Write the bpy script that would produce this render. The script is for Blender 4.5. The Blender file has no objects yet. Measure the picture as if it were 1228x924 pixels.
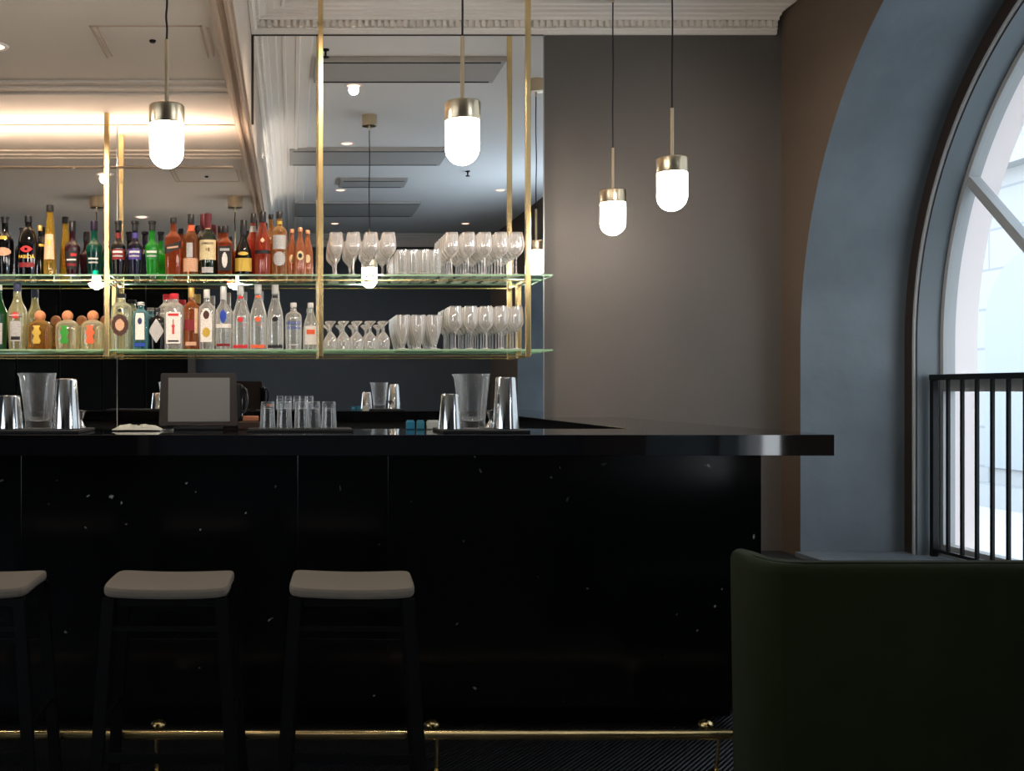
import bpy, bmesh, math, random
from mathutils import Vector, Matrix, noise as mnoise
random.seed(7)
C = bpy.context.scene.collection
F, CX, CY, H = 1300.0, 350.0, 468.0, 1.20
PI = math.pi
def PX(px, D): return (px-CX)*D/F
def PZ(py, D): return H+(CY-py)*D/F

# ------------------------------------------------------------------ materials
MATS = {}
def new_mat(name):
    m = bpy.data.materials.new(name); m.use_nodes = True
    nt = m.node_tree; nt.nodes.clear()
    out = nt.nodes.new('ShaderNodeOutputMaterial')
    MATS[name] = m
    return m, nt, out
def srgb(r, g, b):
    f = lambda c: ((c/255+.055)/1.055)**2.4 if c > 10 else c/255/12.92
    return (f(r), f(g), f(b), 1)
def pbr(name, col, rough=.5, metal=0, trans=0, ior=1.45, bump=0, bscale=60, var=0, vscale=8, spec=.5, sheen=0, coat=0):
    if name in MATS: return MATS[name]
    m, nt, out = new_mat(name)
    b = nt.nodes.new('ShaderNodeBsdfPrincipled')
    b.inputs['Base Color'].default_value = col
    b.inputs['Roughness'].default_value = rough
    b.inputs['Metallic'].default_value = metal
    b.inputs['Transmission Weight'].default_value = trans
    b.inputs['IOR'].default_value = ior
    b.inputs['Specular IOR Level'].default_value = spec
    b.inputs['Sheen Weight'].default_value = sheen
    b.inputs['Coat Weight'].default_value = coat
    if name == 'polished_black_granite': b.inputs['IOR'].default_value = 1.9
    nt.links.new(b.outputs[0], out.inputs[0])
    if bump or var:
        tc = nt.nodes.new('ShaderNodeTexCoord')
    if var:
        n = nt.nodes.new('ShaderNodeTexNoise'); n.inputs['Scale'].default_value = vscale; n.inputs['Detail'].default_value = 5
        nt.links.new(tc.outputs['Object'], n.inputs['Vector'])
        mx = nt.nodes.new('ShaderNodeMixRGB')
        mx.inputs[1].default_value = tuple(c*(1-var) for c in col[:3])+(1,)
        mx.inputs[2].default_value = tuple(min(1, c*(1+var)) for c in col[:3])+(1,)
        nt.links.new(n.outputs['Fac'], mx.inputs[0]); nt.links.new(mx.outputs[0], b.inputs['Base Color'])
    if bump:
        n = nt.nodes.new('ShaderNodeTexNoise'); n.inputs['Scale'].default_value = bscale; n.inputs['Detail'].default_value = 4
        nt.links.new(tc.outputs['Object'], n.inputs['Vector'])
        bp = nt.nodes.new('ShaderNodeBump'); bp.inputs['Strength'].default_value = bump; bp.inputs['Distance'].default_value = .01
        nt.links.new(n.outputs['Fac'], bp.inputs['Height']); nt.links.new(bp.outputs[0], b.inputs['Normal'])
    return m
def emis(name, col, s):
    if name in MATS: return MATS[name]
    m, nt, out = new_mat(name)
    e = nt.nodes.new('ShaderNodeEmission'); e.inputs[0].default_value = col; e.inputs[1].default_value = s
    nt.links.new(e.outputs[0], out.inputs[0]); return m
def thin_glass(name, tint=(1, 1, 1, 1), body=.1, edge=.6, bodycol=(.9, .9, .9, 1), rough=.03, blend=.35):
    """thin clear glass: see-through face-on, catching light at its rims"""
    if name in MATS: return MATS[name]
    m, nt, out = new_mat(name)
    lw = nt.nodes.new('ShaderNodeLayerWeight'); lw.inputs['Blend'].default_value = blend
    mr = nt.nodes.new('ShaderNodeMapRange'); mr.inputs['To Min'].default_value = body; mr.inputs['To Max'].default_value = edge
    nt.links.new(lw.outputs['Facing'], mr.inputs['Value'])
    tr = nt.nodes.new('ShaderNodeBsdfTransparent'); tr.inputs[0].default_value = tint
    gl = nt.nodes.new('ShaderNodeBsdfGlossy'); gl.inputs['Roughness'].default_value = rough
    tl = nt.nodes.new('ShaderNodeBsdfTranslucent'); tl.inputs[0].default_value = bodycol
    df = nt.nodes.new('ShaderNodeBsdfDiffuse'); df.inputs[0].default_value = bodycol
    a = nt.nodes.new('ShaderNodeMixShader'); a.inputs[0].default_value = .5
    nt.links.new(tl.outputs[0], a.inputs[1]); nt.links.new(df.outputs[0], a.inputs[2])
    b = nt.nodes.new('ShaderNodeMixShader'); b.inputs[0].default_value = .5
    nt.links.new(a.outputs[0], b.inputs[1]); nt.links.new(gl.outputs[0], b.inputs[2])
    c = nt.nodes.new('ShaderNodeMixShader')
    nt.links.new(mr.outputs[0], c.inputs[0]); nt.links.new(tr.outputs[0], c.inputs[1]); nt.links.new(b.outputs[0], c.inputs[2])
    nt.links.new(c.outputs[0], out.inputs[0]); return m

M_black = pbr('black_steel', (.004, .004, .0045, 1), .42, spec=.25)
M_blackmatte = pbr('black_matte', (.008, .008, .009, 1), .7)
M_brass = pbr('polished_brass', (.86, .64, .31, 1), .26, 1, var=.12, vscale=14)
M_brushed = pbr('brushed_brass', (.72, .57, .38, 1), .3, 1)
M_steel = pbr('polished_steel', (.75, .73, .71, 1), .12, 1)
M_wall = pbr('grey_plaster', srgb(92, 86, 81), .75, bump=.15, bscale=90, var=.06, vscale=3)
M_brown = pbr('brown_plaster', srgb(90, 75, 62), .75, bump=.12, bscale=60, var=.08, vscale=3)
M_reveal = pbr('blue_grey_plaster', srgb(94, 103, 109), .5, bump=.3, bscale=14, var=.42, vscale=2.6)
M_frame = pbr('blue_grey_paint', srgb(96, 104, 108), .4)
M_slate = pbr('slate_paint', srgb(78, 83, 89), .8, var=.06)
M_white = pbr('white_plaster', srgb(238, 231, 221), .8)
M_ceil = pbr('ceiling_paint', srgb(228, 225, 220), .85)
M_dropceil = pbr('dropped_ceiling_paint', srgb(204, 190, 174), .85)
M_trimbrown = pbr('taupe_moulding_paint', srgb(176, 152, 130), .7)
M_panelgrey = pbr('grey_duct_panel', srgb(176, 172, 166), .6)
M_shade = emis('opal_lamp_glass', (1, .93, .84, 1), 50.0)
M_led = emis('led_diffuser', (1, .78, .6, 1), 3)
M_spotlens = emis('spot_lens', (1, .60, .46, 1), 2.2)
M_velvet = pbr('green_velvet', srgb(27, 35, 16), .9, bump=.1, bscale=300, var=.25, vscale=9, spec=.06, sheen=.05)
M_seat = pbr('taupe_felt', srgb(124, 115, 104), .95, bump=.3, bscale=400, spec=.1)
M_wood = pbr('dark_brown_wood', srgb(62, 44, 34), .5, var=.3, vscale=20)
M_darkwall = pbr('near_black_panelling', (.004, .0036, .0032, 1), .9, spec=.1)
M_stone = pbr('black_stone', (.006, .006, .007, 1), .22, var=.3)
M_glass = thin_glass('clear_stemware_glass', (.98, .98, .98, 1), .24, 1.0, (1, .97, .93, 1), .03, .45)
M_tglass = thin_glass('clear_tumbler_glass', (.96, .97, .97, 1), .2, .95, (1, .97, .93, 1))
M_bottleclear = thin_glass('clear_bottle_glass', (.95, .97, .95, 1), .22, .9, (.85, .87, .84, 1), .05, .4)
M_pane = thin_glass('window_pane_glass', (.97, .985, .99, 1), .02, .35, (.2, .2, .2, 1), .0, .2)
M_shelfglass = thin_glass('shelf_plate_glass', (.90, .96, .92, 1), .03, .22, (.3, .5, .38, 1), .02, .3)
M_shelfedge = pbr('green_glass_edge', srgb(166, 205, 168), .2, trans=.35)
M_chromeframe = pbr('window_sash_paint', srgb(156, 158, 158), .35)
M_outer = pbr('pale_outer_stone', srgb(236, 224, 220), .8)

# mirror
m, nt, out = new_mat('silvered_mirror')
g = nt.nodes.new('ShaderNodeBsdfGlossy'); g.inputs[0].default_value = (.93, .94, .945, 1); g.inputs['Roughness'].default_value = 0
nt.links.new(g.outputs[0], out.inputs[0]); M_mirror = m
# black marble with sparse white flecks and veins
m, nt, out = new_mat('black_marble')
b = nt.nodes.new('ShaderNodeBsdfPrincipled'); b.inputs['Roughness'].default_value = .16
tc = nt.nodes.new('ShaderNodeTexCoord')
ns = nt.nodes.new('ShaderNodeTexNoise'); ns.inputs['Scale'].default_value = 9; ns.inputs['Detail'].default_value = 8
mp = nt.nodes.new('ShaderNodeVectorMath'); mp.operation = 'MULTIPLY_ADD'
nt.links.new(tc.outputs['Object'], ns.inputs['Vector'])
mp.inputs[1].default_value = (.16, .16, .16); nt.links.new(ns.outputs['Color'], mp.inputs[0]); nt.links.new(tc.outputs['Object'], mp.inputs[2])
vo = nt.nodes.new('ShaderNodeTexVoronoi'); vo.inputs['Scale'].default_value = 11; vo.inputs['Randomness'].default_value = 1
nt.links.new(mp.outputs[0], vo.inputs['Vector'])
r1 = nt.nodes.new('ShaderNodeValToRGB'); r1.color_ramp.elements[0].position = .0; r1.color_ramp.elements[0].color = (1, 1, 1, 1)
r1.color_ramp.elements[1].position = .075; r1.color_ramp.elements[1].color = (0, 0, 0, 1)
nt.links.new(vo.outputs['Distance'], r1.inputs[0])
n2 = nt.nodes.new('ShaderNodeTexNoise'); n2.inputs['Scale'].default_value = 3.0; nt.links.new(tc.outputs['Object'], n2.inputs['Vector'])
r2 = nt.nodes.new('ShaderNodeValToRGB'); r2.color_ramp.elements[0].position = .40; r2.color_ramp.elements[1].position = .55
nt.links.new(n2.outputs['Fac'], r2.inputs[0])
mu = nt.nodes.new('ShaderNodeMath'); mu.operation = 'MULTIPLY'; nt.links.new(r1.outputs[0], mu.inputs[0]); nt.links.new(r2.outputs[0], mu.inputs[1])
mx = nt.nodes.new('ShaderNodeMixRGB'); mx.inputs[1].default_value = (.0035, .0038, .0045, 1); mx.inputs[2].default_value = (.8, .78, .74, 1)
nt.links.new(mu.outputs[0], mx.inputs[0]); nt.links.new(mx.outputs[0], b.inputs['Base Color']); nt.links.new(b.outputs[0], out.inputs[0])
M_marble = m
M_top = pbr('polished_black_granite', (.005, .005, .0065, 1), .04, var=.4, vscale=120, spec=.5)
# ribbed dark floor
m, nt, out = new_mat('dark_ribbed_floor')
b = nt.nodes.new('ShaderNodeBsdfPrincipled'); b.inputs['Roughness'].default_value = .45
tc = nt.nodes.new('ShaderNodeTexCoord')
mpg = nt.nodes.new('ShaderNodeMapping'); mpg.inputs['Rotation'].default_value = (0, 0, math.radians(38))
nt.links.new(tc.outputs['Object'], mpg.inputs['Vector'])
wv = nt.nodes.new('ShaderNodeTexWave'); wv.inputs['Scale'].default_value = 22; wv.inputs['Distortion'].default_value = .3
nt.links.new(mpg.outputs[0], wv.inputs['Vector'])
mx = nt.nodes.new('ShaderNodeMixRGB'); mx.inputs[1].default_value = (.004, .004, .0045, 1); mx.inputs[2].default_value = (.013, .013, .014, 1)
bp = nt.nodes.new('ShaderNodeBump'); bp.inputs['Strength'].default_value = .5; bp.inputs['Distance'].default_value = .01
nt.links.new(wv.outputs['Fac'], mx.inputs[0]); nt.links.new(mx.outputs[0], b.inputs['Base Color'])
nt.links.new(wv.outputs['Fac'], bp.inputs['Height']); nt.links.new(bp.outputs[0], b.inputs['Normal']); nt.links.new(b.outputs[0], out.inputs[0])
M_floor = m
# pale stone blocks outside
m, nt, out = new_mat('pale_stone_blocks')
b = nt.nodes.new('ShaderNodeBsdfPrincipled'); b.inputs['Roughness'].default_value = .9
tc = nt.nodes.new('ShaderNodeTexCoord'); mpg = nt.nodes.new('ShaderNodeMapping'); mpg.inputs['Rotation'].default_value = (PI/2, 0, PI/2)
br = nt.nodes.new('ShaderNodeTexBrick'); br.inputs['Scale'].default_value = 1; br.inputs['Brick Width'].default_value = 1.9; br.inputs['Row Height'].default_value = .62
br.inputs['Mortar Size'].default_value = .02; br.inputs['Color1'].default_value = srgb(160, 162, 162); br.inputs['Color2'].default_value = srgb(153, 156, 157); br.inputs['Mortar'].default_value = srgb(134, 139, 143)
sx = nt.nodes.new('ShaderNodeSeparateXYZ'); cb = nt.nodes.new('ShaderNodeCombineXYZ')
nt.links.new(tc.outputs['Object'], sx.inputs[0]); nt.links.new(sx.outputs['Y'], cb.inputs['X']); nt.links.new(sx.outputs['Z'], cb.inputs['Y'])
nt.links.new(cb.outputs[0], br.inputs['Vector']); nt.links.new(br.outputs['Color'], b.inputs['Base Color']); nt.links.new(b.outputs[0], out.inputs[0])
M_facade = m

# ------------------------------------------------------------------ mesh helpers
def obj(name, bm, mat, parent=None, smooth=False):
    me = bpy.data.meshes.new(name); bm.to_mesh(me); bm.free()
    for mm in (mat if isinstance(mat, (list, tuple)) else [mat]): me.materials.append(mm)
    if smooth:
        for p in me.polygons: p.use_smooth = True
        try: me.set_sharp_from_angle(angle=math.radians(38))
        except Exception: pass
    o = bpy.data.objects.new(name, me); C.objects.link(o)
    if parent: o.parent = parent
    return o
def tag(o, label, cat, group=None, kind=None):
    o['label'] = label; o['category'] = cat
    if group: o['group'] = group
    if kind: o['kind'] = kind
    return o
def thing(name, label, cat, loc=(0, 0, 0), rotz=0, group=None):
    o = bpy.data.objects.new(name, None); C.objects.link(o)
    o.location = loc; o.rotation_euler = (0, 0, rotz); o.empty_display_size = .1
    return tag(o, label, cat, group)
def struct(name, bm, m, parent=None, label=None, smooth=False):
    o = obj(name, bm, m, parent, smooth)
    if not parent:
        o['kind'] = 'structure'
        if label: o['label'] = label; o['category'] = name.split('_')[0]
    return o
def dup(root, loc, rotz=None, label=None):
    r = root.copy(); C.objects.link(r); r.location = loc
    if rotz is not None: r.rotation_euler = (0, 0, rotz)
    if label: r['label'] = label
    for ch in list(root.children):
        c = ch.copy(); C.objects.link(c); c.parent = r
        for g_ in list(ch.children):
            d = g_.copy(); C.objects.link(d); d.parent = c
    return r
def NB(): return bmesh.new()
def box(bm, x0, x1, y0, y1, z0, z1, bev=0, mi=0):
    vs = [bm.verts.new(v) for v in ((x0,y0,z0),(x1,y0,z0),(x1,y1,z0),(x0,y1,z0),(x0,y0,z1),(x1,y0,z1),(x1,y1,z1),(x0,y1,z1))]
    fs = [bm.faces.new([vs[i] for i in q]) for q in ((0,3,2,1),(4,5,6,7),(0,1,5,4),(1,2,6,5),(2,3,7,6),(3,0,4,7))]
    for f in fs: f.material_index = mi
    if bev:
        es = {e for f in fs for e in f.edges}
        bmesh.ops.bevel(bm, geom=list(es), offset=bev, segments=2, profile=.5, affect='EDGES')
    return bm
def tube(bm, p0, p1, r, n=16, r2=None):
    p0, p1 = Vector(p0), Vector(p1); d = (p1-p0); L = d.length; d.normalize()
    q = Vector((0, 0, 1)).rotation_difference(d); r2 = r if r2 is None else r2
    a, b_ = [], []
    for i in range(n):
        t = 2*PI*i/n; o = Vector((math.cos(t), math.sin(t), 0))
        a.append(bm.verts.new(p0+q@(o*r))); b_.append(bm.verts.new(p0+q@(o*r2+Vector((0, 0, L)))))
    for i in range(n):
        bm.faces.new((a[i], a[(i+1) % n], b_[(i+1) % n], b_[i]))
    bm.faces.new(a[::-1]); bm.faces.new(b_)
    return bm
def path_tube(bm, pts, r, n=10):
    pts = [Vector(p) for p in pts]; rings = []
    for i, p in enumerate(pts):
        d = (pts[min(i+1, len(pts)-1)]-pts[max(i-1, 0)]).normalized()
        q = Vector((0, 0, 1)).rotation_difference(d)
        rings.append([bm.verts.new(p+q@Vector((math.cos(2*PI*k/n)*r, math.sin(2*PI*k/n)*r, 0))) for k in range(n)])
    for A, B in zip(rings, rings[1:]):
        for k in range(n): bm.faces.new((A[k], A[(k+1) % n], B[(k+1) % n], B[k]))
    bm.faces.new(rings[0][::-1]); bm.faces.new(rings[-1]); return bm
def sup(t, n):
    """unit superellipse point: n=2 circle, larger = squarer"""
    c, s = math.cos(t), math.sin(t)
    if n == 2: return c, s
    k = (abs(c)**n+abs(s)**n)**(-1/n)
    return c*k, s*k
def lathe(bm, prof, n=28, ex=2, sy=1.0, off=(0, 0, 0), exs=None):
    """prof: (r, z) from bottom axis to top axis; r==0 closes; exs: squareness per ring"""
    rings = []
    for i, (r, z) in enumerate(prof):
        e = exs[i] if exs else ex
        if r < 1e-6: rings.append([bm.verts.new((off[0], off[1], off[2]+z))])
        else:
            rr = []
            for k in range(n):
                c, s = sup(2*PI*(k+.5)/n, e)
                rr.append(bm.verts.new((off[0]+c*r, off[1]+s*r*sy, off[2]+z)))
            rings.append(rr)
    for A, B in zip(rings, rings[1:]):
        if len(A) == 1 and len(B) == 1: continue
        for k in range(n):
            k2 = (k+1) % n
            if len(A) == 1: bm.faces.new((A[0], B[k2], B[k]))
            elif len(B) == 1: bm.faces.new((A[k], A[k2], B[0]))
            else: bm.faces.new((A[k], A[k2], B[k2], B[k]))
    return bm
def poly_prism(bm, pts, axis, a0, a1):
    """extrude a 2-D outline; axis 'x': pts are (y,z); 'y': pts are (x,z); 'z': pts are (x,y)"""
    def mk(p, a): return {'x': (a, p[0], p[1]), 'y': (p[0], a, p[1]), 'z': (p[0], p[1], a)}[axis]
    A = [bm.verts.new(mk(p, a0)) for p in pts]; B = [bm.verts.new(mk(p, a1)) for p in pts]
    bm.faces.new(A[::-1]); bm.faces.new(B)
    for i in range(len(pts)):
        j = (i+1) % len(pts); bm.faces.new((A[i], A[j], B[j], B[i]))
    bmesh.ops.recalc_face_normals(bm, faces=bm.faces[:])
    return bm

# ------------------------------------------------------------------ room shell
XR, YB, YF, XL = 2.62, 5.80, -2.70, -4.2
ZC, ZD, XD = 3.22, 2.62, -.215
ZM = 3.10
bm = NB(); box(bm, XL-.2, XR+.05, YF-.2, YB+.2, -.06, 0); struct('floor', bm, M_floor)
bm = NB(); box(bm, XD, XR+.9, YF-.2, YB+.2, ZC, ZC+.1); struct('ceiling', bm, M_ceil)
bm = NB(); box(bm, XL-.2, XD-.002, YF-.2, YB+.2, ZD, ZC+.1)
for f in bm.faces:
    if abs(f.normal.x) > .9 and f.calc_center_median().x > XD-.1: f.material_index = 1
struct('ceiling_dropped', bm, [M_dropceil, M_white])
bm = NB(); box(bm, XL-.2, XR+.9, YB, YB+.2, -.06, ZC+.1); struct('wall_back', bm, M_wall)
bm = NB(); box(bm, XL-.2, XR+.9, YF-.2, YF, -.06, ZC+.1); struct('wall_front', bm, M_slate)
bm = NB()
ops = [(-2.3, -1.1), (-.7, .5), (.9, 2.1)]; ye = YF-.2   # unseen side of the room: three tall windows added to brighten the ceiling
for ya, yb in ops:
    box(bm, XL-.2, XL, ye, ya, -.06, ZC+.1); box(bm, XL-.2, XL, ya, yb, -.06, .35); box(bm, XL-.2, XL, ya, yb, 2.45, ZC+.1); ye = yb
box(bm, XL-.2, XL, ye, YB+.2, -.06, ZC+.1); struct('wall_left', bm, M_slate)
for i, (ya, yb) in enumerate(ops):
    wn = bpy.data.objects.new('window_%d' % (i+3), None); C.objects.link(wn); wn['kind'] = 'structure'
    bm = NB()
    for (a, b_, c, d) in ((ya, ya+.06, .35, 2.45), (yb-.06, yb, .35, 2.45), (ya+.06, yb-.06, .35, .41), (ya+.06, yb-.06, 2.39, 2.45), ((ya+yb)/2-.02, (ya+yb)/2+.02, .41, 2.39)): box(bm, XL-.14, XL-.08, a, b_, c, d)
    obj('sash', bm, M_chromeframe, wn)
    bm = NB(); box(bm, XL-.113, XL-.11, ya+.06, yb-.06, .41, 2.39); obj('pane', bm, M_pane, wn)
# dark panelling and slim column on the opposite wall (seen in the mirrors)
bm = NB()
for i in range(5):
    x0 = -4.18+i*.565; box(bm, x0+.01, x0+.555, YF, YF+.05, .0, 2.6, .008)
struct('trim_1', bm, M_darkwall)
bm = NB(); box(bm, -1.36, -1.26, YF, YF+.10, 0, 2.6, .006); struct('trim_2', bm, M_wall)

# right wall with arched openings
def arch_pts(yc, zc, R, z0, n=128):
    pts = [(yc+R, z0)]
    for i in range(n+1):
        t = PI*i/n; pts.append((yc+R*math.cos(t), zc+R*math.sin(t)))
    pts.append((yc-R, z0)); return pts
W1 = dict(yc=3.774, zc=1.435, z0=.367)
W2 = dict(yc=.10, zc=1.7, z0=.367)
R1, R2 = 1.81, 1.1
XA, XB, XS0, XS1, XO = 3.155, 3.285, 3.27, 3.33, 3.42
def loop_edges(bm, pts, x):
    vs = [bm.verts.new((x, p[0], p[1])) for p in pts]
    return vs, [bm.edges.new((vs[i], vs[(i+1) % len(vs)])) for i in range(len(vs))]
bm = NB()
outer = [(YF-.2, -.06), (YB+.0, -.06), (YB+.0, ZC), (YF-.2, ZC)]
vs, es = loop_edges(bm, outer, XR)
holes = []
for W, R in ((W1, R1), (W2, R2)):
    hv, he = loop_edges(bm, arch_pts(W['yc'], W['zc'], R, W['z0']), XR); es += he; holes.append((W, R, hv))
bmesh.ops.triangle_fill(bm, edges=es, use_beauty=True)
# triangle_fill can fill the holes too: drop those
for f in bm.faces[:]:
    c = f.calc_center_median()
    for W, R, hv in holes:
        if all(v in hv for v in f.verts):
            dy, dz = c.y-W['yc'], c.z-W['zc']
            if (dz > 0 and dy*dy+dz*dz < R*R*.999) or (dz <= 0 and abs(dy) < R*.999 and c.z > W['z0']): bm.faces.remove(f); break
for f in bm.faces:
    f.material_index = 0
    if f.normal.x > 0: f.normal_flip()
for W, R, hv in holes:   # reveal
    far = [bm.verts.new((XO, v.co.y, v.co.z)) for v in hv]
    mid = [bm.verts.new((XA, v.co.y, v.co.z)) for v in hv]
    for A, B, mi in ((hv, mid, 1), (mid, far, 1)):
        for i in range(len(A)):
            j = (i+1) % len(A); f = bm.faces.new((A[i], A[j], B[j], B[i])); f.material_index = mi; pass
vs, es = loop_edges(bm, outer, XO)   # outer face so daylight only enters through the openings
for W, R, hv in holes:
    v2 = [v for v in bm.verts if abs(v.co.x-XO) < 1e-6 and any(abs(v.co.y-h.co.y) < 1e-6 and abs(v.co.z-h.co.z) < 1e-6 for h in hv)]
    k = len(hv); ordered = []
    for h in hv:
        for v in v2:
            if abs(v.co.y-h.co.y) < 1e-6 and abs(v.co.z-h.co.z) < 1e-6: ordered.append(v); break
    for i in range(k):
        e = bm.edges.get((ordered[i], ordered[(i+1) % k]))
        if e: es.append(e)
nf = set(bm.faces)
bmesh.ops.triangle_fill(bm, edges=es, use_beauty=True)
for f in [f for f in bm.faces if f not in nf]:
    c = f.calc_center_median(); f.material_index = 2
    for W, R, hv in holes:
        dy, dz = c.y-W['yc'], c.z-W['zc']
        ys = [v.co.y for v in f.verts]; zs = [v.co.z for v in f.verts]
        inside = all(((v.co.y-W['yc'])**2+(v.co.z-W['zc'])**2 <= (R*1.0005)**2) or (abs(v.co.y-W['yc']) <= R*1.0005 and W['z0']-1e-4 <= v.co.z <= W['zc']) for v in f.verts)
        if inside: bm.faces.remove(f); break
struct('wall_right', bm, [M_brown, M_reveal, M_outer])

def arch_ring(bm, W, Ro, Ri, x0, x1, n=128, bottom=0.0):
    """solid arched frame between two concentric arches, with a bottom rail"""
    Po = arch_pts(W['yc'], W['zc'], Ro, W['z0'], n); Pi = arch_pts(W['yc'], W['zc'], Ri, W['z0']+bottom, n)
    L = [[bm.verts.new((x, p[0], p[1])) for p in P] for P in (Po, Pi) for x in (x0, x1)]
    k = len(Po)
    for i in range(k if bottom else k-1):
        j = (i+1) % k
        bm.faces.new((L[0][i], L[0][j], L[2][j], L[2][i])); bm.faces.new((L[1][i], L[1][j], L[3][j], L[3][i]))
        bm.faces.new((L[0][i], L[0][j], L[1][j], L[1][i])); bm.faces.new((L[2][i], L[2][j], L[3][j], L[3][i]))
    bmesh.ops.recalc_face_normals(bm, faces=bm.faces[:]); return bm
def bar_x(bm, a, b, w, x0, x1):
    """straight glazing bar in the window plane from a=(y,z) to b"""
    d = Vector((b[0]-a[0], b[1]-a[1])).normalized(); nrm = Vector((-d.y, d.x))*w/2
    pts = [(a[0]+nrm.x, a[1]+nrm.y), (b[0]+nrm.x, b[1]+nrm.y), (b[0]-nrm.x, b[1]-nrm.y), (a[0]-nrm.x, a[1]-nrm.y)]
    return poly_prism(bm, pts, 'x', x0, x1)
for idx, (W, R) in enumerate(((W1, R1), (W2, R2))):
    k = 1 if idx == 0 else .6
    wn = bpy.data.objects.new('window_%d' % (idx+1), None); C.objects.link(wn); wn['kind'] = 'structure'
    bm = NB(); arch_ring(bm, W, R-.001, R-.115*k, XA, XS0)
    for f in bm.faces:
        if abs(f.normal.x) > .9 and f.calc_center_median().x < XA+.01: f.material_index = 1
    obj('casing', bm, [M_frame, pbr('shaded_casing_brown', srgb(46, 37, 32), .5)], wn)  # room-side face gets a darker brown: its shade is put into the colour
    bm = NB(); arch_ring(bm, W, R-.001, R-.13*k, XS1+.001, XO+.03, bottom=.02); obj('outer_reveal', bm, M_outer, wn)
    bm = NB(); arch_ring(bm, W, R-.09*k, R-.105*k, XA-.012, XA); obj('bead', bm, M_chromeframe, wn)
    bm = NB(); arch_ring(bm, W, R-.115*k-.001, R-.142*k, XS0, XS1, bottom=.06); obj('sash', bm, M_chromeframe, wn)
    bm = NB()
    ri = R-.135*k; zc, yc = W['zc'], W['yc']
    hub = (yc, W['zc']-.58)
    for s in (-1, 1):
        if idx == 0: bar_x(bm, (yc+s*(5.30-3.774), 2.26), hub, .045, XS0+.005, XS1-.005)
    bar_x(bm, (yc, W['z0']+.05), (yc, zc+ri), .045, XS0+.006, XS1-.006)
    bar_x(bm, (yc-ri, 1.225), (yc+ri, 1.225), .06, XS0+.004, XS1-.004)
    obj('muntin', bm, M_chromeframe, wn)
    bm = NB(); vs = [bm.verts.new((XS0+.03, p[0], p[1])) for p in arch_pts(yc, zc, R-.13*k, W['z0']+.03)]; bm.faces.new(vs); obj('pane', bm, M_pane, wn)
# sill strip
bm = NB(); box(bm, XR-.03, XS0, W1['yc']-R1+.001, W1['yc']+R1-.001, W1['z0']-.03, W1['z0']+.004, .004); struct('sill_1', bm, M_reveal)
# low black ledge running under the window
bm = NB(); box(bm, 2.30, 2.618, 3.4, 5.798, 0, .345, .006)
for i in range(20): box(bm, 2.292, 2.30, 3.45+i*.115, 3.53+i*.115, .05, .28)
tag(obj('radiator_cover', bm, M_blackmatte), 'low black ledge running under the arched window beside the bar', 'radiator cover')

# guard railing inside the arched window
t = thing('window_railing', 'black metal guard railing across the arched window', 'railing', (0, 0, 0))
xr = 3.215; y1 = xr*F/(1118-CX)
bm = NB(); box(bm, xr-.018, xr+.018, W1['yc']-1.69, y1, 1.252, 1.280, .003); obj('top_rail', bm, M_black, t)
bm = NB(); box(bm, xr-.012, xr+.012, W1['yc']-1.69, y1, W1['z0']+.03, W1['z0']+.045); obj('bottom_rail', bm, M_black, t)
bm = NB(); box(bm, xr-.014, xr+.014, y1-.028, y1, W1['z0'], 1.252, .002); obj('end_post', bm, M_black, t)
n = 0; y = xr*F/(1137-CX)
while y > W1['yc']-1.65:
    bm = NB(); box(bm, xr-.006, xr+.006, y-.009, y+.009, W1['z0']+.045, 1.252); obj('baluster', bm, M_black, t)
    bm = None; y -= .112

# cornice along the back wall and along the face of the dropped ceiling
PROF = [(0, 3.10), (.018, 3.10), (.020, 3.122), (.030, 3.126), (.030, 3.130), (.022, 3.132), (.022, 3.166), (.045, 3.168), (.05, 3.182), (.075, 3.186), (.08, 3.194), (.12, 3.196), (.128, 3.203), (.155, 3.204), (.160, 3.198), (.175, 3.198), (.18, 3.206), (.235, 3.207), (.24, 3.2), (.26, 3.2), (.266, 3.212), (.33, 3.214), (.34, ZC)]
bm = NB()
rows = []
for p, z in PROF:
    rows.append([bm.verts.new((2.588, YB-p, z)), bm.verts.new((XD+p, YB-p, z)), bm.verts.new((XD+p, YF+.05, z))])
for A, B in zip(rows, rows[1:]):
    for i in range(2): bm.faces.new((A[i], A[i+1], B[i+1], B[i]))
endf = [r[0] for r in rows]+[bm.verts.new((2.588, YB, ZC))]; bm.faces.new(endf)
x = XD+.05
while x < 2.57:
    box(bm, x, x+.019, YB-.046, YB-.021, 3.134, 3.165); x += .0345
y = YB-.06
while y > 2.5:
    box(bm, XD+.021, XD+.042, y-.02, y, 3.134, 3.163); y -= .0345
bmesh.ops.recalc_face_normals(bm, faces=bm.faces[:])
struct('cornice_1', bm, M_white)
bm = NB()
poly_prism(bm, [(YF, 3.08)]+[(YF+p, z-.01 if z < ZC else z) for p, z in PROF]+[(YF, ZC)], 'x', XD+.01, 2.6)
x = XD+.06
while x < 2.57:
    box(bm, x, x+.03, YF+.021, YF+.046, 3.124, 3.155); x += .06
struct('cornice_2', bm, M_white)
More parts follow.
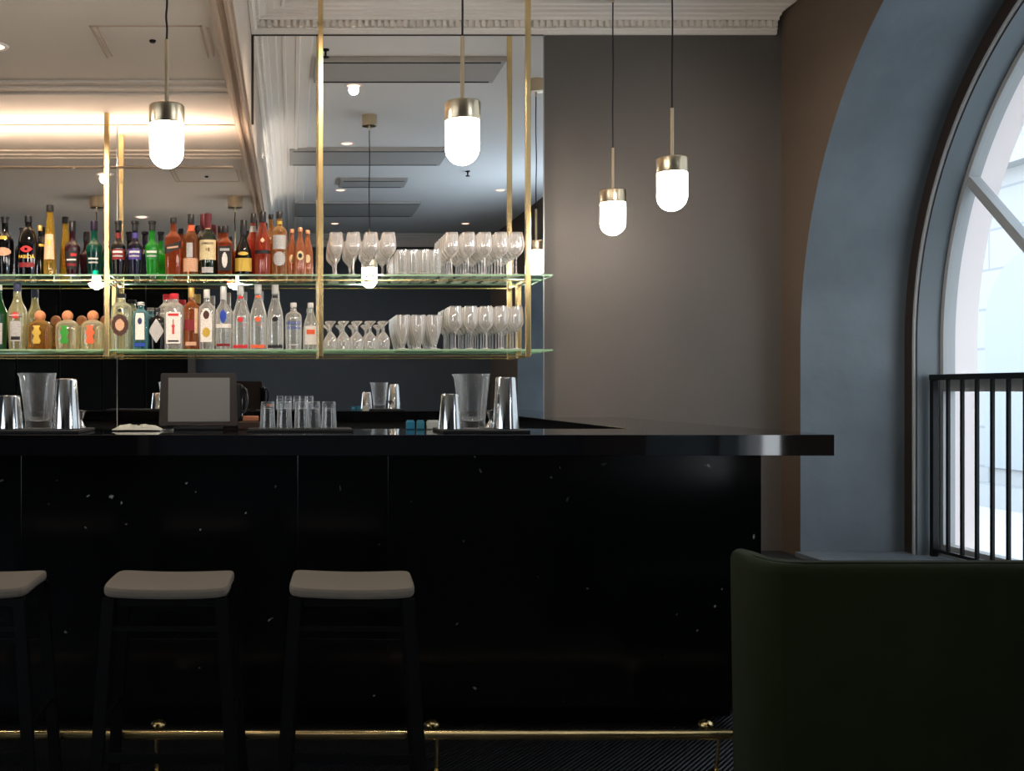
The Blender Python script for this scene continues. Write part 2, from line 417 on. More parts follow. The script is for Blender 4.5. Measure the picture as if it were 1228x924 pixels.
# crown moulding under the dropped ceiling edge
bm = NB()
pr = [(-.305, 2.62), (-.302, 2.606), (-.288, 2.602), (-.282, 2.590), (-.272, 2.590), (-.268, 2.604), (-.250, 2.606), (-.243, 2.590), (-.232, 2.588), (-.225, 2.600), (-.2145, 2.600), (-.2145, 2.62)]
poly_prism(bm, pr, 'y', YF+.05, YB); struct('molding_1', bm, M_trimbrown)
bm = NB()
for Yv in (4.975, 5.07, 5.18): poly_prism(bm, [(Yv-.012, 2.62), (Yv-.008, 2.611), (Yv+.008, 2.611), (Yv+.012, 2.62)], 'x', XL, -.305)
struct('molding_2', bm, M_dropceil)
# slim edge trims
bm = NB(); box(bm, 1.345, PX(744, YB), YB-.008, YB, 1.057, 1.066); struct('trim_3', bm, M_wall)
# access panel in the dropped ceiling
bm = NB()
for (x0, x1, ya, yb) in ((-.79, -.782, 4.22, 4.62), (-.765, -.757, 4.24, 4.60), (-.36, -.352, 4.22, 4.62), (-.335, -.327, 4.24, 4.6), (-.79, -.352, 4.22, 4.226)):
    box(bm, x0, x1, ya, yb, 2.616, 2.62)
tag(obj('ceiling_hatch', bm, M_trimbrown), 'flush access hatch outlined in the low ceiling above the pendant', 'hatch')
bm = NB(); lathe(bm, [(0, -.010), (.009, -.010), (.014, -.004), (.014, 0), (0, 0)], 16, off=(-.565, 4.40, 2.62)); tag(obj('ceiling_sensor', bm, M_black, None, True), 'tiny black sensor inside the hatch outline on the low ceiling', 'sensor')

# ------------------------------------------------------------------ mirrors
XS = PX(141, YB)
t1 = NB(); box(t1, XL+.002, XS-.003, YB-.008, YB, .9, ZD); tag(obj('wall_mirror', t1, M_mirror), 'mirror panel behind the bottles, beyond the seam by the brass post', 'mirror')
bm = NB(); poly_prism(bm, [(XS+.001, .9), (1.343, .9), (1.343, ZM), (XD+.012, ZM), (XD+.012, ZD-.001), (XS+.001, ZD-.001)], 'y', YB-.008, YB)
mr = tag(obj('wall_mirror', bm, M_mirror), 'large mirror panel behind bottles and glasses reaching up to the cornice', 'mirror')
bm = NB()
box(bm, XD+.002, XD+.012, YB-.012, YB, ZD, ZM); box(bm, XD+.002, 1.343, YB-.012, YB, ZM-.006, ZM)
struct('trim_4', bm, pbr('dark_edge_strip', (.03, .027, .025, 1), .5))
bm = NB(); box(bm, XS-.003, XS+.001, YB-.010, YB, .9, ZD); box(bm, 1.343, 1.349, YB-.010, YB, 1.05, ZM); struct('trim_5', bm, pbr('grey_edge_strip', srgb(150, 150, 148), .4, .6))
bm = NB(); box(bm, XL, XD-.01, YB-.012, YB-.008, ZD-.006, ZD); struct('trim_6', bm, M_trimbrown)

# LED profile above the bottles washing the low ceiling
t = thing('light_strip', 'slim warm light profile on the mirror washing the low ceiling', 'light')
bm = NB(); box(bm, XL+.05, XD-.10, YB-.030, YB-.012, 2.388, 2.394); obj('profile', bm, M_trimbrown, t)
ld = bpy.data.lights.new('strip_lamp', 'AREA'); ld.shape = 'RECTANGLE'; ld.size = 3.8; ld.size_y = .016; ld.energy = 26; ld.color = (1, .80, .64)
lo = bpy.data.objects.new('strip_lamp', ld); C.objects.link(lo); lo.location = ((XL+XD)/2-.03, YB-.021, 2.397); lo.rotation_euler = (PI, 0, 0); lo.parent = t

t = thing('mounted_fill_light', 'added fill light profile on the face of the dropped ceiling washing the high ceiling', 'light')  # fill strip added to lift the brightness of the high ceiling
bm = NB(); box(bm, XD-.001, XD+.025, .4, 3.7, 2.886, 2.896); obj('profile', bm, M_white, t)
ld = bpy.data.lights.new('strip_lamp', 'AREA'); ld.shape = 'RECTANGLE'; ld.size = .02; ld.size_y = 3.2; ld.energy = 3; ld.color = (1, .93, .86)
lo = bpy.data.objects.new('strip_lamp', ld); C.objects.link(lo); lo.location = (XD+.014, 2.05, 2.90); lo.rotation_euler = (0, PI-.35, 0); lo.parent = t

# ------------------------------------------------------------------ shelf rack
YS = 5.556
t = thing('hanging_shelf_rack', 'brass hanging rack with two glass shelves in front of the mirrors', 'shelf rack', (0, 0, 0))
ZS = (1.786, 1.403)   # undersides of the plates
posts = [(-2.04, ZD), (PX(128.2, YS), ZD), (PX(384.5, YS), ZC), (PX(633, YS), ZC)]
for x, zt in posts:
    bm = NB(); box(bm, x-.013, x+.013, YS-.013, YS+.013, 1.372, zt, .002); obj('post', bm, M_brass, t)
    bm = NB(); box(bm, x-.011, x+.011, YB-.034, YB-.012, 1.372, 1.772, .002); obj('rear_post', bm, M_brass, t)
    for zz in (1.766, 1.378):
        bm = NB(); box(bm, x-.009, x+.009, YS+.013, YB-.012, zz-.009, zz+.009, .002); obj('bracket', bm, M_brass, t)
for z in (1.766, 1.378):
    bm = NB(); box(bm, -2.04, posts[-1][0], YS-.0125+.02, YS-.0125+.028, z-.003, z+.003); obj('rail', bm, M_brass, t)
for z in ZS:
    for (xa, xb) in ((-2.6, posts[1][0]-.0135), (posts[1][0]+.0135, posts[2][0]-.0135), (posts[2][0]+.0135, 1.335)):
        bm = NB(); box(bm, xa, xb, YS-.012, YB-.014, z, z+.008)
        if xb > 1.3:
            bm.free(); bm = NB(); poly_prism(bm, [(xa, YS-.012), (posts[3][0]-.014, YS-.012), (posts[3][0]-.014, YS+.014), (posts[3][0]+.014, YS+.014), (posts[3][0]+.014, YS-.012), (xb, YS-.012), (xb, YB-.014), (xa, YB-.014)], 'z', z, z+.008)
        for f in bm.faces:
            f.normal_update(); f.material_index = 0 if abs(f.normal.z) > .5 else 1
        o = obj('shelf', bm, [M_shelfglass, M_shelfedge], t)
    # pads carrying the plates
    for x, zt in posts:
        bm = NB(); box(bm, x-.008, x+.008, YS+.03, YS+.05, z-.012, z); obj('shelf_pad', bm, M_brass, t)
ZT = (1.7945, 1.4115)   # resting heights

# ------------------------------------------------------------------ pendants
def make_pendant(label, loc, ztop, zbot, seed=0, r=.061):
    """loc: x,y; zbot bottom of the shade"""
    x, y = loc
    t = thing('pendant_lamp', label, 'pendant lamp', (x, y, ztop), 0, 'brass pendant lamps over the bar')
    L = ztop
    zb = zbot-L
    hf = r/.061
    pr = [(0, 0)]
    for i in range(1, 11):
        a = PI/2*i/10; pr.append((r*math.sin(a), r-r*math.cos(a)))
    pr += [(r, .150*hf+.004), (r-.004, .154*hf+.004), (0, .154*hf+.004)]
    ck = .154*hf+.0045-.1545
    bm = NB(); lathe(bm, pr, 40, off=(0, 0, zb)); obj('lamp_shade', bm, M_shade, t, True)
    bm = NB(); lathe(bm, [(0, .1545), (r+.001, .1545), (r+.003, .158), (r+.003, .214), (r-.001, .218), (.012, .219), (0, .219)], 40, off=(0, 0, zb+ck)); obj('cap', bm, M_brushed, t, True)
    bm = NB(); tube(bm, (0, 0, zb+ck+.2185), (0, 0, zb+.43), .0068); obj('stem', bm, M_brushed, t, True)
    bm = NB(); pts = []
    z0 = zb+.43; 
    for i in range(13):
        f = i/12; pts.append((.002*math.sin(seed+9*f)*math.sin(PI*f), .002*math.cos(seed+7*f)*math.sin(PI*f), z0+(-.10-z0)*f))
    path_tube(bm, pts, .0035); obj('cord', bm, M_blackmatte, t, True)
    bm = NB(); tube(bm, (0, 0, -.08), (0, 0, -.11), .006); obj('cord_grip', bm, M_brushed, t, True)
    bm = NB(); lathe(bm, [(0, -.08), (.052, -.08), (.055, -.077), (.055, 0), (0, 0)], 32); obj('canopy', bm, M_brushed, t, True)
    return t
make_pendant('brass pendant lamp hanging from the low ceiling in front of the bottles', (PX(200, 3.62), 3.62), ZD, PZ(202, 3.62), 0, .0565)
make_pendant('brass pendant lamp hanging in front of the tall mirror above the wine glasses', (PX(554.5, 3.62), 3.62), ZC, PZ(198, 3.62), 1.5, .0565)
make_pendant('smaller-looking lower brass pendant lamp deepest over the side counter', (PX(735, 5.34), 5.34), ZC, PZ(282, 5.34), 3)
make_pendant('brass pendant lamp over the side counter, between the arch and the deepest pendant', (PX(806, 4.53), 4.53), ZC, PZ(253, 4.53), 4)
make_pendant('brass pendant lamp under the low ceiling seen only in the mirror', (-1.435, 3.62), ZD, PZ(202, 3.62), 2)

# ------------------------------------------------------------------ ceiling spots, panels
spots = [(.41, 4.40, ZC, 'spotlight in the high ceiling closest to the large grey duct panel'), (.45, 2.72, ZC, 'spotlight in the high ceiling beside the long second duct panel'), (.49, .66, ZC, 'spotlight in the high ceiling beside the short duct panel'),
         (2.10, .66, ZC, 'spotlight in the high ceiling toward the window wall'), (2.1, -1.53, ZC, 'spotlight in the high ceiling in the far corner by the window wall'), (.52, -1.53, ZC, 'spotlight in the high ceiling farthest from the mirror'),
         (-1.23, 4.47, ZD, 'spotlight in the low ceiling closest to the bottles'), (-1.23, 2.72, ZD, 'spotlight in the low ceiling second from the bottles'), (2.05, 4.40, ZC, 'spotlight in the high ceiling above the side counter')]
SPW = [180, 16, 12, 12, 10, 10, 150, 18, 30]
for (x, y, z, lb), w in zip(spots, SPW):
    t = thing('ceiling_spotlight', lb, 'spotlight', (x, y, z), 0, 'recessed ceiling spotlights')
    bm = NB(); lathe(bm, [(.046, -.004), (.058, -.006), (.063, 0), (.046, 0)], 28); obj('rim', bm, M_white, t, True)
    bm = NB(); lathe(bm, [(0, -.010), (.028, -.008), (.045, -.003), (.045, 0), (0, 0)], 24); obj('lens', bm, M_spotlens, t, True)
    ld = bpy.data.lights.new('spot_lamp', 'SPOT'); ld.energy = w; ld.spot_size = math.radians(130 if y < 4 else 96); ld.spot_blend = 1; ld.shadow_soft_size = .03; ld.color = (1, .80, .64)
    lo = bpy.data.objects.new('spot_lamp', ld); C.objects.link(lo); lo.location = (0, 0, -.03); lo.parent = t
    if y > 4: lo.rotation_euler = (math.radians(38), 0, 0)
panels = [(.14, 1.30, 4.56, 5.03, 'largest grey duct panel in the high ceiling, nearest the mirror'), (-.02+.0, 1.31, 1.98, 2.58, 'long grey duct panel in the high ceiling, second from the mirror'),
          (.46, 1.10, .93, 1.30, 'short grey duct panel in the high ceiling'), (.03, 1.38, -.85, .03, 'grey duct panel in the high ceiling, farthest from the mirror')]
for x0, x1, ya, yb, lb in panels:
    t = thing('ceiling_duct_panel', lb, 'ceiling panel', ((x0+x1)/2, (ya+yb)/2, ZC), 0, 'flat duct panels on the high ceiling')
    w, d = (x1-x0)/2, (yb-ya)/2
    bm = NB(); box(bm, -w, w, -d, d, -.03, 0, .004); obj('body', bm, M_panelgrey, t)
    bm = NB()
    for s in (-1, 1): box(bm, -w+.03, w-.03, s*(d-.03)-.006, s*(d-.03)+.006, -.034, -.03)
    obj('slot', bm, M_blackmatte, t)
for x, y, lb in ((.20, 5.16, 'sprinkler head beside the brass post at the ceiling'), (1.62, 1.6, 'sprinkler head on the high ceiling'), ):
    bm = NB(); lathe(bm, [(0, -.05), (.02, -.048), (.02, -.044), (.006, -.04), (.006, -.012), (.022, -.006), (.022, 0), (0, 0)], 16, off=(x, y, ZC))
    tag(obj('sprinkler', bm, M_black, None, True), lb, 'sprinkler')

# unseen fill uplights added on the pier between the windows to brighten the ceiling
for y, lb in ((1.40, 'added brass fill uplight on the window pier nearer the opposite wall'), (1.74, 'added brass fill uplight on the window pier nearer the bar')):
    t = thing('wall_fill_light', lb, 'fill light', (XR, y, 1.80), 0, 'added fill uplights on the window pier')
    bm = NB(); box(bm, -.014, -.001, -.04, .04, -.08, .08, .002); obj('backplate', bm, M_brushed, t)
    bm = NB(); lathe(bm, [(0, -.10), (.05, -.10), (.055, -.095), (.055, .06), (.051, .06), (.05, .02), (0, .02)], 32, off=(-.075, 0, 0)); obj('shade', bm, M_brushed, t, True)
    bm = NB(); lathe(bm, [(0, .035), (.045, .035), (.045, .0205), (0, .0205)], 24, off=(-.075, 0, 0)); obj('diffuser', bm, emis('fill_diffuser', (.92, .96, 1, 1), 8), t, True)
    ld = bpy.data.lights.new('fill_lamp', 'SPOT'); ld.energy = 52; ld.spot_size = math.radians(165); ld.spot_blend = 1; ld.shadow_soft_size = .04; ld.color = (.66, .82, 1)
    lo = bpy.data.objects.new('fill_lamp', ld); C.objects.link(lo); lo.location = (-.10, 0, .07); lo.rotation_euler = (PI, -.75, 0); lo.parent = t

# ------------------------------------------------------------------ bar counter
ZB = 1.057; SB = F/3.51
XE = (1001-CX)/SB
bar = thing('bar_counter', 'black marble bar counter with overhanging polished top and side return', 'bar counter', (0, 0, 0))
XI = 1.268; XLB = -2.6; TH = .068
bm = NB(); poly_prism(bm, [(XLB, 3.51), (XE, 3.51), (XE, YB-.002), (XI, YB-.002), (XI, 4.05), (XLB, 4.05)], 'z', ZB-TH, ZB)
bmesh.ops.bevel(bm, geom=[e for e in bm.edges], offset=.0015, segments=1, affect='EDGES'); obj('worktop', bm, M_top, bar)
DF = 3.85; sf = F/DF
seams = [XLB+.05, PX(25, DF), PX(357, DF), PX(465, DF), PX(913, DF)]
for a, b_ in zip(seams, seams[1:]):
    bm = NB(); box(bm, a+.0006, b_-.0006 if b_ < 1.5 else b_, DF, DF+.03, .076, ZB-TH-.001, .001); obj('front_panel', bm, M_marble, bar)
bm = NB(); box(bm, XLB+.06, PX(913, DF)-.02, DF+.032, 4.02, .07, ZB-TH-.001); obj('carcass', bm, M_blackmatte, bar)
bm = NB(); box(bm, XLB+.06, PX(913, DF)-.05, DF+.15, DF+.17, .0, .076); obj('plinth', bm, M_stone, bar)
# side return: cabinet whose wooden inner face is seen over the top
bm = NB(); box(bm, XI+.28, XE-.1, 4.06, YB-.004, 0, ZB-TH-.001); obj('return_cabinet', bm, M_blackmatte, bar)
for i, y in enumerate((4.10, 4.5, 4.9, 5.3, 5.74)):
    bm = NB(); box(bm, XI+.02, XI+.28, y, y+.04, .1, ZB-TH-.001); obj('divider', bm, M_wood, bar)
for z in (.35, .66, .93):
    bm = NB(); box(bm, XI+.02, XI+.28, 4.141, 5.739, z, z+.022); obj('return_shelf', bm, M_wood, bar)
# back bar counter under the mirror
t = thing('back_bar_cabinet', 'low black back bar cabinet under the mirrors', 'cabinet', (0, 0, 0))
bm = NB(); box(bm, XL+.05, XI-.02, 5.22, YB-.012, .86, .895, .002); obj('worktop', bm, M_stone, t)
for i in range(7):
    x0 = -4.1+i*.755; bm = NB(); box(bm, x0, x0+.75, 5.25, YB-.02, .08, .858); obj('body', bm, M_blackmatte, t)
    bm = NB(); box(bm, x0+.004, x0+.746, 5.228, 5.249, .1, .85, .002); d = obj('door', bm, M_stone, t)
    bm = NB(); tube(bm, (x0+.06, 5.215, .70), (x0+.06, 5.215, .80), .005, 10); obj('handle', bm, M_brass, d)

# foot rail
t = thing('foot_rail', 'brass foot rail along the base of the bar', 'foot rail', (0, 0, 0))
DR = 3.38; zr = PZ(880.5, DR)
bm = NB(); tube(bm, (-2.5, DR, zr), (1.72, DR, zr), .0155, 20); obj('rail', bm, M_brass, t, True)
for px in (-160, 187, 524, 862):
    x = PX(px, DR)
    bm = NB(); path_tube(bm, [(x, DR, zr-.010), (x, DR+.002, zr-.02), (x, DR+.022, .003), (x, DR+.0225, .0)], .0065, 12); obj('support', bm, M_brass, t, True)
    bm = NB(); lathe(bm, [(0, 0), (.026, 0), (.026, .004), (.01, .008), (0, .008)], 20, off=(x, DR+.022, 0)); obj('floor_flange', bm, M_brass, t, True)
    bm = NB(); tube(bm, (x-.002, DR, zr), (x-.004, DR+.12, zr+.004), .007, 12); lathe(bm, [(.025*math.sin(PI*k_/12), -.017*math.cos(PI*k_/12)) for k_ in range(13)], 24, off=(x-.004, DR+.10, zr+.0)); obj('joint', bm, M_brass, t, True)

# ------------------------------------------------------------------ stools
def make_stool(label):
    t = thing('bar_stool', label, 'bar stool', (0, 0, 0), 0, 'bar stools along the bar')
    w, d, hs = .178, .155, .648
    bm = NB(); box(bm, -w, w, -d, d, hs-.030, hs, 0)
    bmesh.ops.subdivide_edges(bm, edges=bm.edges[:], cuts=6, use_grid_fill=True)
    for v in bm.verts:
        u, q = v.co.x/w, v.co.y/d
        top = (v.co.z-(hs-.015))/.015
        # rounded pad: slight dish across and soft corners
        v.co.z += .006*(u*u) - .004*(q*q)
        k = max(abs(u), abs(q))
        if k > .99: v.co.x *= (.985 if abs(top) > .5 else 1.0); v.co.y *= (.985 if abs(top) > .5 else 1.0)
        if abs(u) > .99 and abs(q) > .99: v.co.x *= .965; v.co.y *= .965
    o = obj('seat', bm, M_seat, t, True)
    md = o.modifiers.new('soft', 'SUBSURF'); md.levels = 2; md.render_levels = 2
    bm = NB()
    box(bm, -w+.012, w-.012, -d+.012, -d+.024, hs-.052, hs-.030); box(bm, -w+.012, w-.012, d-.024, d-.012, hs-.052, hs-.030)
    box(bm, -w+.012, -w+.024, -d+.024, d-.024, hs-.052, hs-.030); box(bm, w-.024, w-.012, -d+.024, d-.024, hs-.052, hs-.030)
    obj('seat_frame', bm, M_black, t)
    def leg(sx, sy):
        bm = NB(); zt = hs-.030
        xt, yt = sx*(w-.020), sy*(d-.014); xb, yb = sx*(w+.022), sy*(d+.004)
        hx, hy = .018, .010
        rings = []
        for (x, y, z) in ((xb, yb, 0), (xt, yt, zt)):
            rings.append([bm.verts.new((x+a*hx, y+b__*hy, z)) for a, b__ in ((-1, -1), (1, -1), (1, 1), (-1, 1))])
        A, B = rings
        for i in range(4): bm.faces.new((A[i], A[(i+1) % 4], B[(i+1) % 4], B[i]))
        bm.faces.new(A[::-1]); bm.faces.new(B)
        bmesh.ops.bevel(bm, geom=bm.edges[:], offset=.002, segments=2, affect='EDGES')
        return bm
    for sx in (-1, 1):
        for sy in (-1, 1): obj('leg', leg(sx, sy), M_black, t)
    def bar_(z, y, hz, nm):
        f = 1-z/(hs-.03); xx = (w-.02)+.042*f-.016; yy = (d-.014)+.018*f
        bm = NB(); box(bm, -xx, xx, y*yy-.006, y*yy+.006, z-hz, z+hz, .001); obj(nm, bm, M_black, t)
    bar_(.532, -1, .007, 'stretcher'); bar_(.532, 1, .007, 'stretcher'); bar_(.172, -1, .014, 'footrest'); bar_(.43, 1, .007, 'stretcher')
    for sx in (-1, 1):
        f = 1-.25/(hs-.03); xx = (w-.02)+.042*f; yy = (d-.014)+.018*f-.008
        bm = NB(); box(bm, sx*xx-.006, sx*xx+.006, -yy, yy, .243, .257, .001); obj('side_bar', bm, M_black, t)
    return t
def stool_loc(px0, px1, D=3.03): return ((PX(px0, D)+PX(px1, D))/2, D+.155, 0)
s0 = make_stool('taupe-padded black bar stool, third along and closest to the green sofa')
s0.location = (PX(421.5, 3.03)+.009, 3.185, 0); s0.rotation_euler = (0, 0, math.radians(-3))
dup(s0, (PX(196.5, 3.03)+.004, 3.185, 0), math.radians(-1), 'taupe-padded black bar stool between the other two stools')
dup(s0, (PX(30, 3.03)-.178, 3.185, 0), 0, 'taupe-padded black bar stool cut off by the edge of the picture')

# ------------------------------------------------------------------ green sofa (its back towards us)
t = thing('velvet_sofa', 'dark green velvet high-backed sofa standing with its back to us near the window', 'sofa', (0, 0, 0))
zs = .782
def rbox(name, x0, x1, y0, y1, z0, z1, bev, mat, parent, seg=4):
    bm = NB(); box(bm, x0, x1, y0, y1, z0, z1)
    bmesh.ops.bevel(bm, geom=bm.edges[:], offset=bev, segments=seg, profile=.5, affect='EDGES')
    return obj(name, bm, mat, parent, True)
bm = NB()
out_ = [(1.148, 2.84), (1.138, 2.72), (1.148, 2.635), (1.175, 2.605), (1.22, 2.60), (2.50, 2.60), (2.50, 2.70), (1.28, 2.70), (1.235, 2.71), (1.222, 2.74), (1.222, 2.84)]
A = []
for (z, ins) in ((.10, .006), (.12, 0), (zs-.028, 0), (zs-.012, .006), (zs-.003, .018), (zs, .03)):
    cx_ = []
    for i, p in enumerate(out_):
        a = Vector(out_[i-1]); b_ = Vector(out_[(i+1) % len(out_)]); pv = Vector(p)
        d1 = (pv-a).normalized(); d2 = (b_-pv).normalized(); nn = Vector((-(d1+d2).y, (d1+d2).x)).normalized()
        q = pv+nn*min(ins, .03)
        # slight lean in towards the wing at the foot
        cx_.append(bm.verts.new((q.x+(.012*(1-z/zs) if p[0] < 1.2 else 0), q.y, z+(.008 if (p[0] < 1.2 and p[1] > 2.8 and z > .6) else 0))))
    A.append(cx_)
for P, Q in zip(A, A[1:]):
    for i in range(len(P)): bm.faces.new((P[i], P[(i+1) % len(P)], Q[(i+1) % len(P)], Q[i]))
bm.faces.new(A[0][::-1]); bm.faces.new(A[-1])
bmesh.ops.recalc_face_normals(bm, faces=bm.faces[:])
obj('backrest', bm, M_velvet, t, True)
bm = NB(); path_tube(bm, [(1.175, 2.84, zs-.001), (1.168, 2.73, zs-.001), (1.178, 2.66, zs-.001), (1.20, 2.634, zs-.001), (1.24, 2.627, zs-.001), (2.48, 2.627, zs-.001)], .0035, 8); obj('piping', bm, M_velvet, t, True)
rbox('seat_base', 1.36, 2.50, 2.705, 3.24, .12, .30, .02, M_velvet, t)
rbox('seat_cushion', 1.37, 1.93, 2.715, 3.25, .302, .43, .035, M_velvet, t); rbox('seat_cushion', 1.935, 2.495, 2.715, 3.25, .302, .43, .035, M_velvet, t)
for x, y in ((1.24, 2.66), (2.44, 2.66), (1.42, 3.18), (2.44, 3.18)):
    bm = NB(); tube(bm, (x, y, 0), (x, y, .12), .012, 12, .018); obj('leg', bm, M_wood, t, True)

# ------------------------------------------------------------------ bottles
def text_mesh(s, height, bold=0):
    cu = bpy.data.curves.new('lettering', 'FONT'); cu.body = s; cu.size = 1; cu.align_x = 'CENTER'; cu.align_y = 'CENTER'; cu.offset = bold
    o = bpy.data.objects.new('tmp', cu); C.objects.link(o)
    dg = bpy.context.evaluated_depsgraph_get(); me = bpy.data.meshes.new_from_object(o.evaluated_get(dg))
    bpy.data.objects.remove(o); bpy.data.curves.remove(cu)
    zs_ = [v.co.y for v in me.vertices]; k = height/max(1e-6, max(zs_)-min(zs_)); me.transform(Matrix.Scale(k, 4)); return me
class Bottle:
    def __init__(s, R, Hh, shape, ex):
        s.R, s.H, s.ex, s.shape = R, Hh, ex, shape
        # (radius fraction, height fraction); last = mouth under the cap
        S = {
         'round': [(0,0),(.9,0),(1,.02),(1,.56),(.97,.60),(.80,.66),(.52,.71),(.40,.75),(.36,.80),(.36,.93)],
         'high':  [(0,0),(.9,0),(1,.02),(1,.66),(.95,.70),(.7,.745),(.42,.77),(.36,.80),(.35,.93)],
         'taper': [(0,0),(.84,0),(.9,.02),(1,.50),(.98,.56),(.8,.63),(.55,.70),(.40,.78),(.36,.86),(.36,.94)],
         'cone':  [(0,0),(.95,0),(1,.02),(.92,.3),(.80,.52),(.62,.72),(.50,.82),(.48,.88),(.48,.93)],
         'vase':  [(0,0),(.72,0),(.78,.03),(.95,.42),(1,.50),(.94,.55),(.62,.60),(.42,.64),(.38,.72),(.38,.92)],
         'flask': [(0,0),(.9,0),(.95,.02),(1,.50),(.93,.62),(.70,.74),(.48,.79),(.34,.81),(.32,.90)],
         'square':[(0,0),(.93,0),(1,.02),(1,.62),(.97,.655),(.62,.72),(.42,.76),(.38,.79),(.37,.93)],
         'squat': [(0,0),(.92,0),(1,.03),(1,.50),(.95,.62),(.78,.70),(.45,.74),(.34,.77),(.33,.84)],
         'gin':   [(0,0),(.93,0),(1,.02),(1,.72),(.96,.78),(.55,.83),(.42,.85),(.40,.93)],
         'apoth': [(0,0),(.93,0),(1,.03),(1,.68),(.9,.76),(.5,.80),(.36,.82),(.34,.90)],
         'slope': [(0,0),(.95,0),(1,.02),(1,.48),(.9,.58),(.62,.70),(.42,.80),(.38,.85),(.38,.92)],
         'cognac':[(0,0),(.94,0),(1,.02),(1,.34),(.93,.44),(.68,.54),(.45,.62),(.36,.70),(.34,.90)],
        }[shape]
        s.prof = [(a*R, b*Hh) for a, b in S]; s.neck = s.prof[-1]
    def rad(s, z):
        P = s.prof[1:]
        for (r0, z0), (r1, z1) in zip(P, P[1:]):
            if z0 <= z <= z1: return r0+(r1-r0)*(z-z0)/max(1e-9, z1-z0)
        return P[-1][0]
    def exz(s, z):
        return s.ex if z < s.H*.62 else 2+(s.ex-2)*max(0, 1-(z/s.H-.62)/.12)
    def surf(s, a, z, off=.0007, yfac=1):
        """a: angle from the front (-Y)"""
        c, q = sup(-PI/2+a, s.exz(z)); r = s.rad(z)
        return Vector((c*(r+off), q*(r+off), z))
def smooth_prof(P, it=1):
    for _ in range(it):
        Q = [P[0], P[1]]
        for i in range(2, len(P)-1):
            (r0, z0), (r1, z1), (r2, z2) = P[i-1], P[i], P[i+1]
            if i > 2: Q.append((r1*.75+r0*.25, z1*.75+z0*.25))
            Q.append((r1*.75+r2*.25, z1*.75+z2*.25))
        Q.append(P[-1]); P = Q
    return P
def patch(b, z0, z1, a0, a1, fn=None, n=10, m=6, off=.0007):
    """label patch conforming to the bottle; fn(u,v)->bool keeps a cell (u,v in -1..1)"""
    bm = NB(); g = [[bm.verts.new(b.surf(a0+(a1-a0)*i/n, z0+(z1-z0)*j/m, off)) for i in range(n+1)] for j in range(m+1)]
    for j in range(m):
        for i in range(n):
            u, v = 2*(i+.5)/n-1, 2*(j+.5)/m-1
            if fn is None or fn(u, v): bm.faces.new((g[j][i], g[j][i+1], g[j+1][i+1], g[j+1][i]))
    for v in [v for v in bm.verts if not v.link_faces]: bm.verts.remove(v)
    return bm
oval = lambda u, v: u*u+v*v < 1
diamond = lambda u, v: abs(u)+abs(v) < 1
ring = lambda u, v: .32 < u*u+v*v < 1
LABELCACHE = {}
def make_bottle(name, cx, w, ytop, shape, ex, glass, cap, row, shelf, label, stickers=(), capshape='cyl', caplen=None, text=None):
    Y = YS+.046+row*.085; s = F/Y
    zt = ZT[shelf]; Hh = PZ(ytop, Y)-zt; R = w/2/s
    x = PX(cx, Y)
    t = thing(name, label, 'bottle', (x, Y, zt), 0, 'bottles on the upper glass shelf' if shelf == 0 else 'bottles on the lower glass shelf')
    b = Bottle(R, Hh, shape, ex)
    P = smooth_prof(b.prof, 2)
    bm = NB(); nr, nz = b.neck
    P2 = P+[(nr*.8, nz), (0, nz)]
    lathe(bm, P2, 32, exs=[b.exz(z) for r_, z in P2]); obj('body', bm, glass, t, True)
    # cap
    bm = NB(); cl = caplen or Hh*.11; cz = Hh-cl; cr = nr*1.12
    if capshape == 'ball':
        k = nr*1.55; lathe(bm, [(0, nz-.004), (nr*.95, nz-.003), (nr*1.0, nz+.002)]+[(k*math.cos(a), Hh-k+k*math.sin(a)) for a in [PI*(-.28+.078*i) for i in range(10)]]+[(0, Hh)], 24)
    elif capshape == 'stopper':
        lathe(bm, [(0, nz-.002), (nr*1.2, nz-.001), (nr*1.3, nz+.004), (nr*.7, nz+.010), (nr*1.2, Hh-.006), (nr*1.1, Hh-.001), (0, Hh)], 12)
    elif capshape == 'flare':
        lathe(bm, [(cr*.98, cz), (cr*1.0, Hh-cl*.35), (cr*1.25, Hh-cl*.28), (cr*1.25, Hh-.001), (cr*1.1, Hh), (0, Hh)], 24)
    else:
        lathe(bm, [(cr*1.01, cz), (cr*1.04, cz+.002), (cr*1.02, Hh-.002), (cr*.93, Hh), (0, Hh)], 24)
    cp = obj('cap', bm, cap, t, True)
    lab = None
    for st in stickers:
        # (part, z0, z1 (fractions of height), half-angle, material, mask, off, centre-angle)
        nm, z0, z1, ha, mt = st[:5]; fn = st[5] if len(st) > 5 else None; off = st[6] if len(st) > 6 else .0007; ca = st[7] if len(st) > 7 else 0
        res = (18, 16) if fn else (10, 6)
        par = lab if (lab and off > .001 and nm not in ('label', 'upper_label', 'neck_label', 'collar_label')) else t
        so = obj(nm, patch(b, z0*Hh, z1*Hh, ca-ha, ca+ha, fn, res[0], res[1], off), mt, par, True)
        if nm == 'label': lab = so
    if text:
        for (s_, zc_, hh_, mt) in text:
            me = text_mesh(s_, hh_*Hh, .01)
            wmax = max(abs(v.co.x) for v in me.vertices); lim = R*1.0
            kx = min(1, lim/wmax)
            for v in me.vertices:
                z = zc_*Hh+v.co.y; rr = b.rad(z); v.co = b.surf(v.co.x*kx/rr, z, .0018)
            me.materials.append(mt); o = bpy.data.objects.new('lettering', me); C.objects.link(o); o.parent = lab or t
    return t
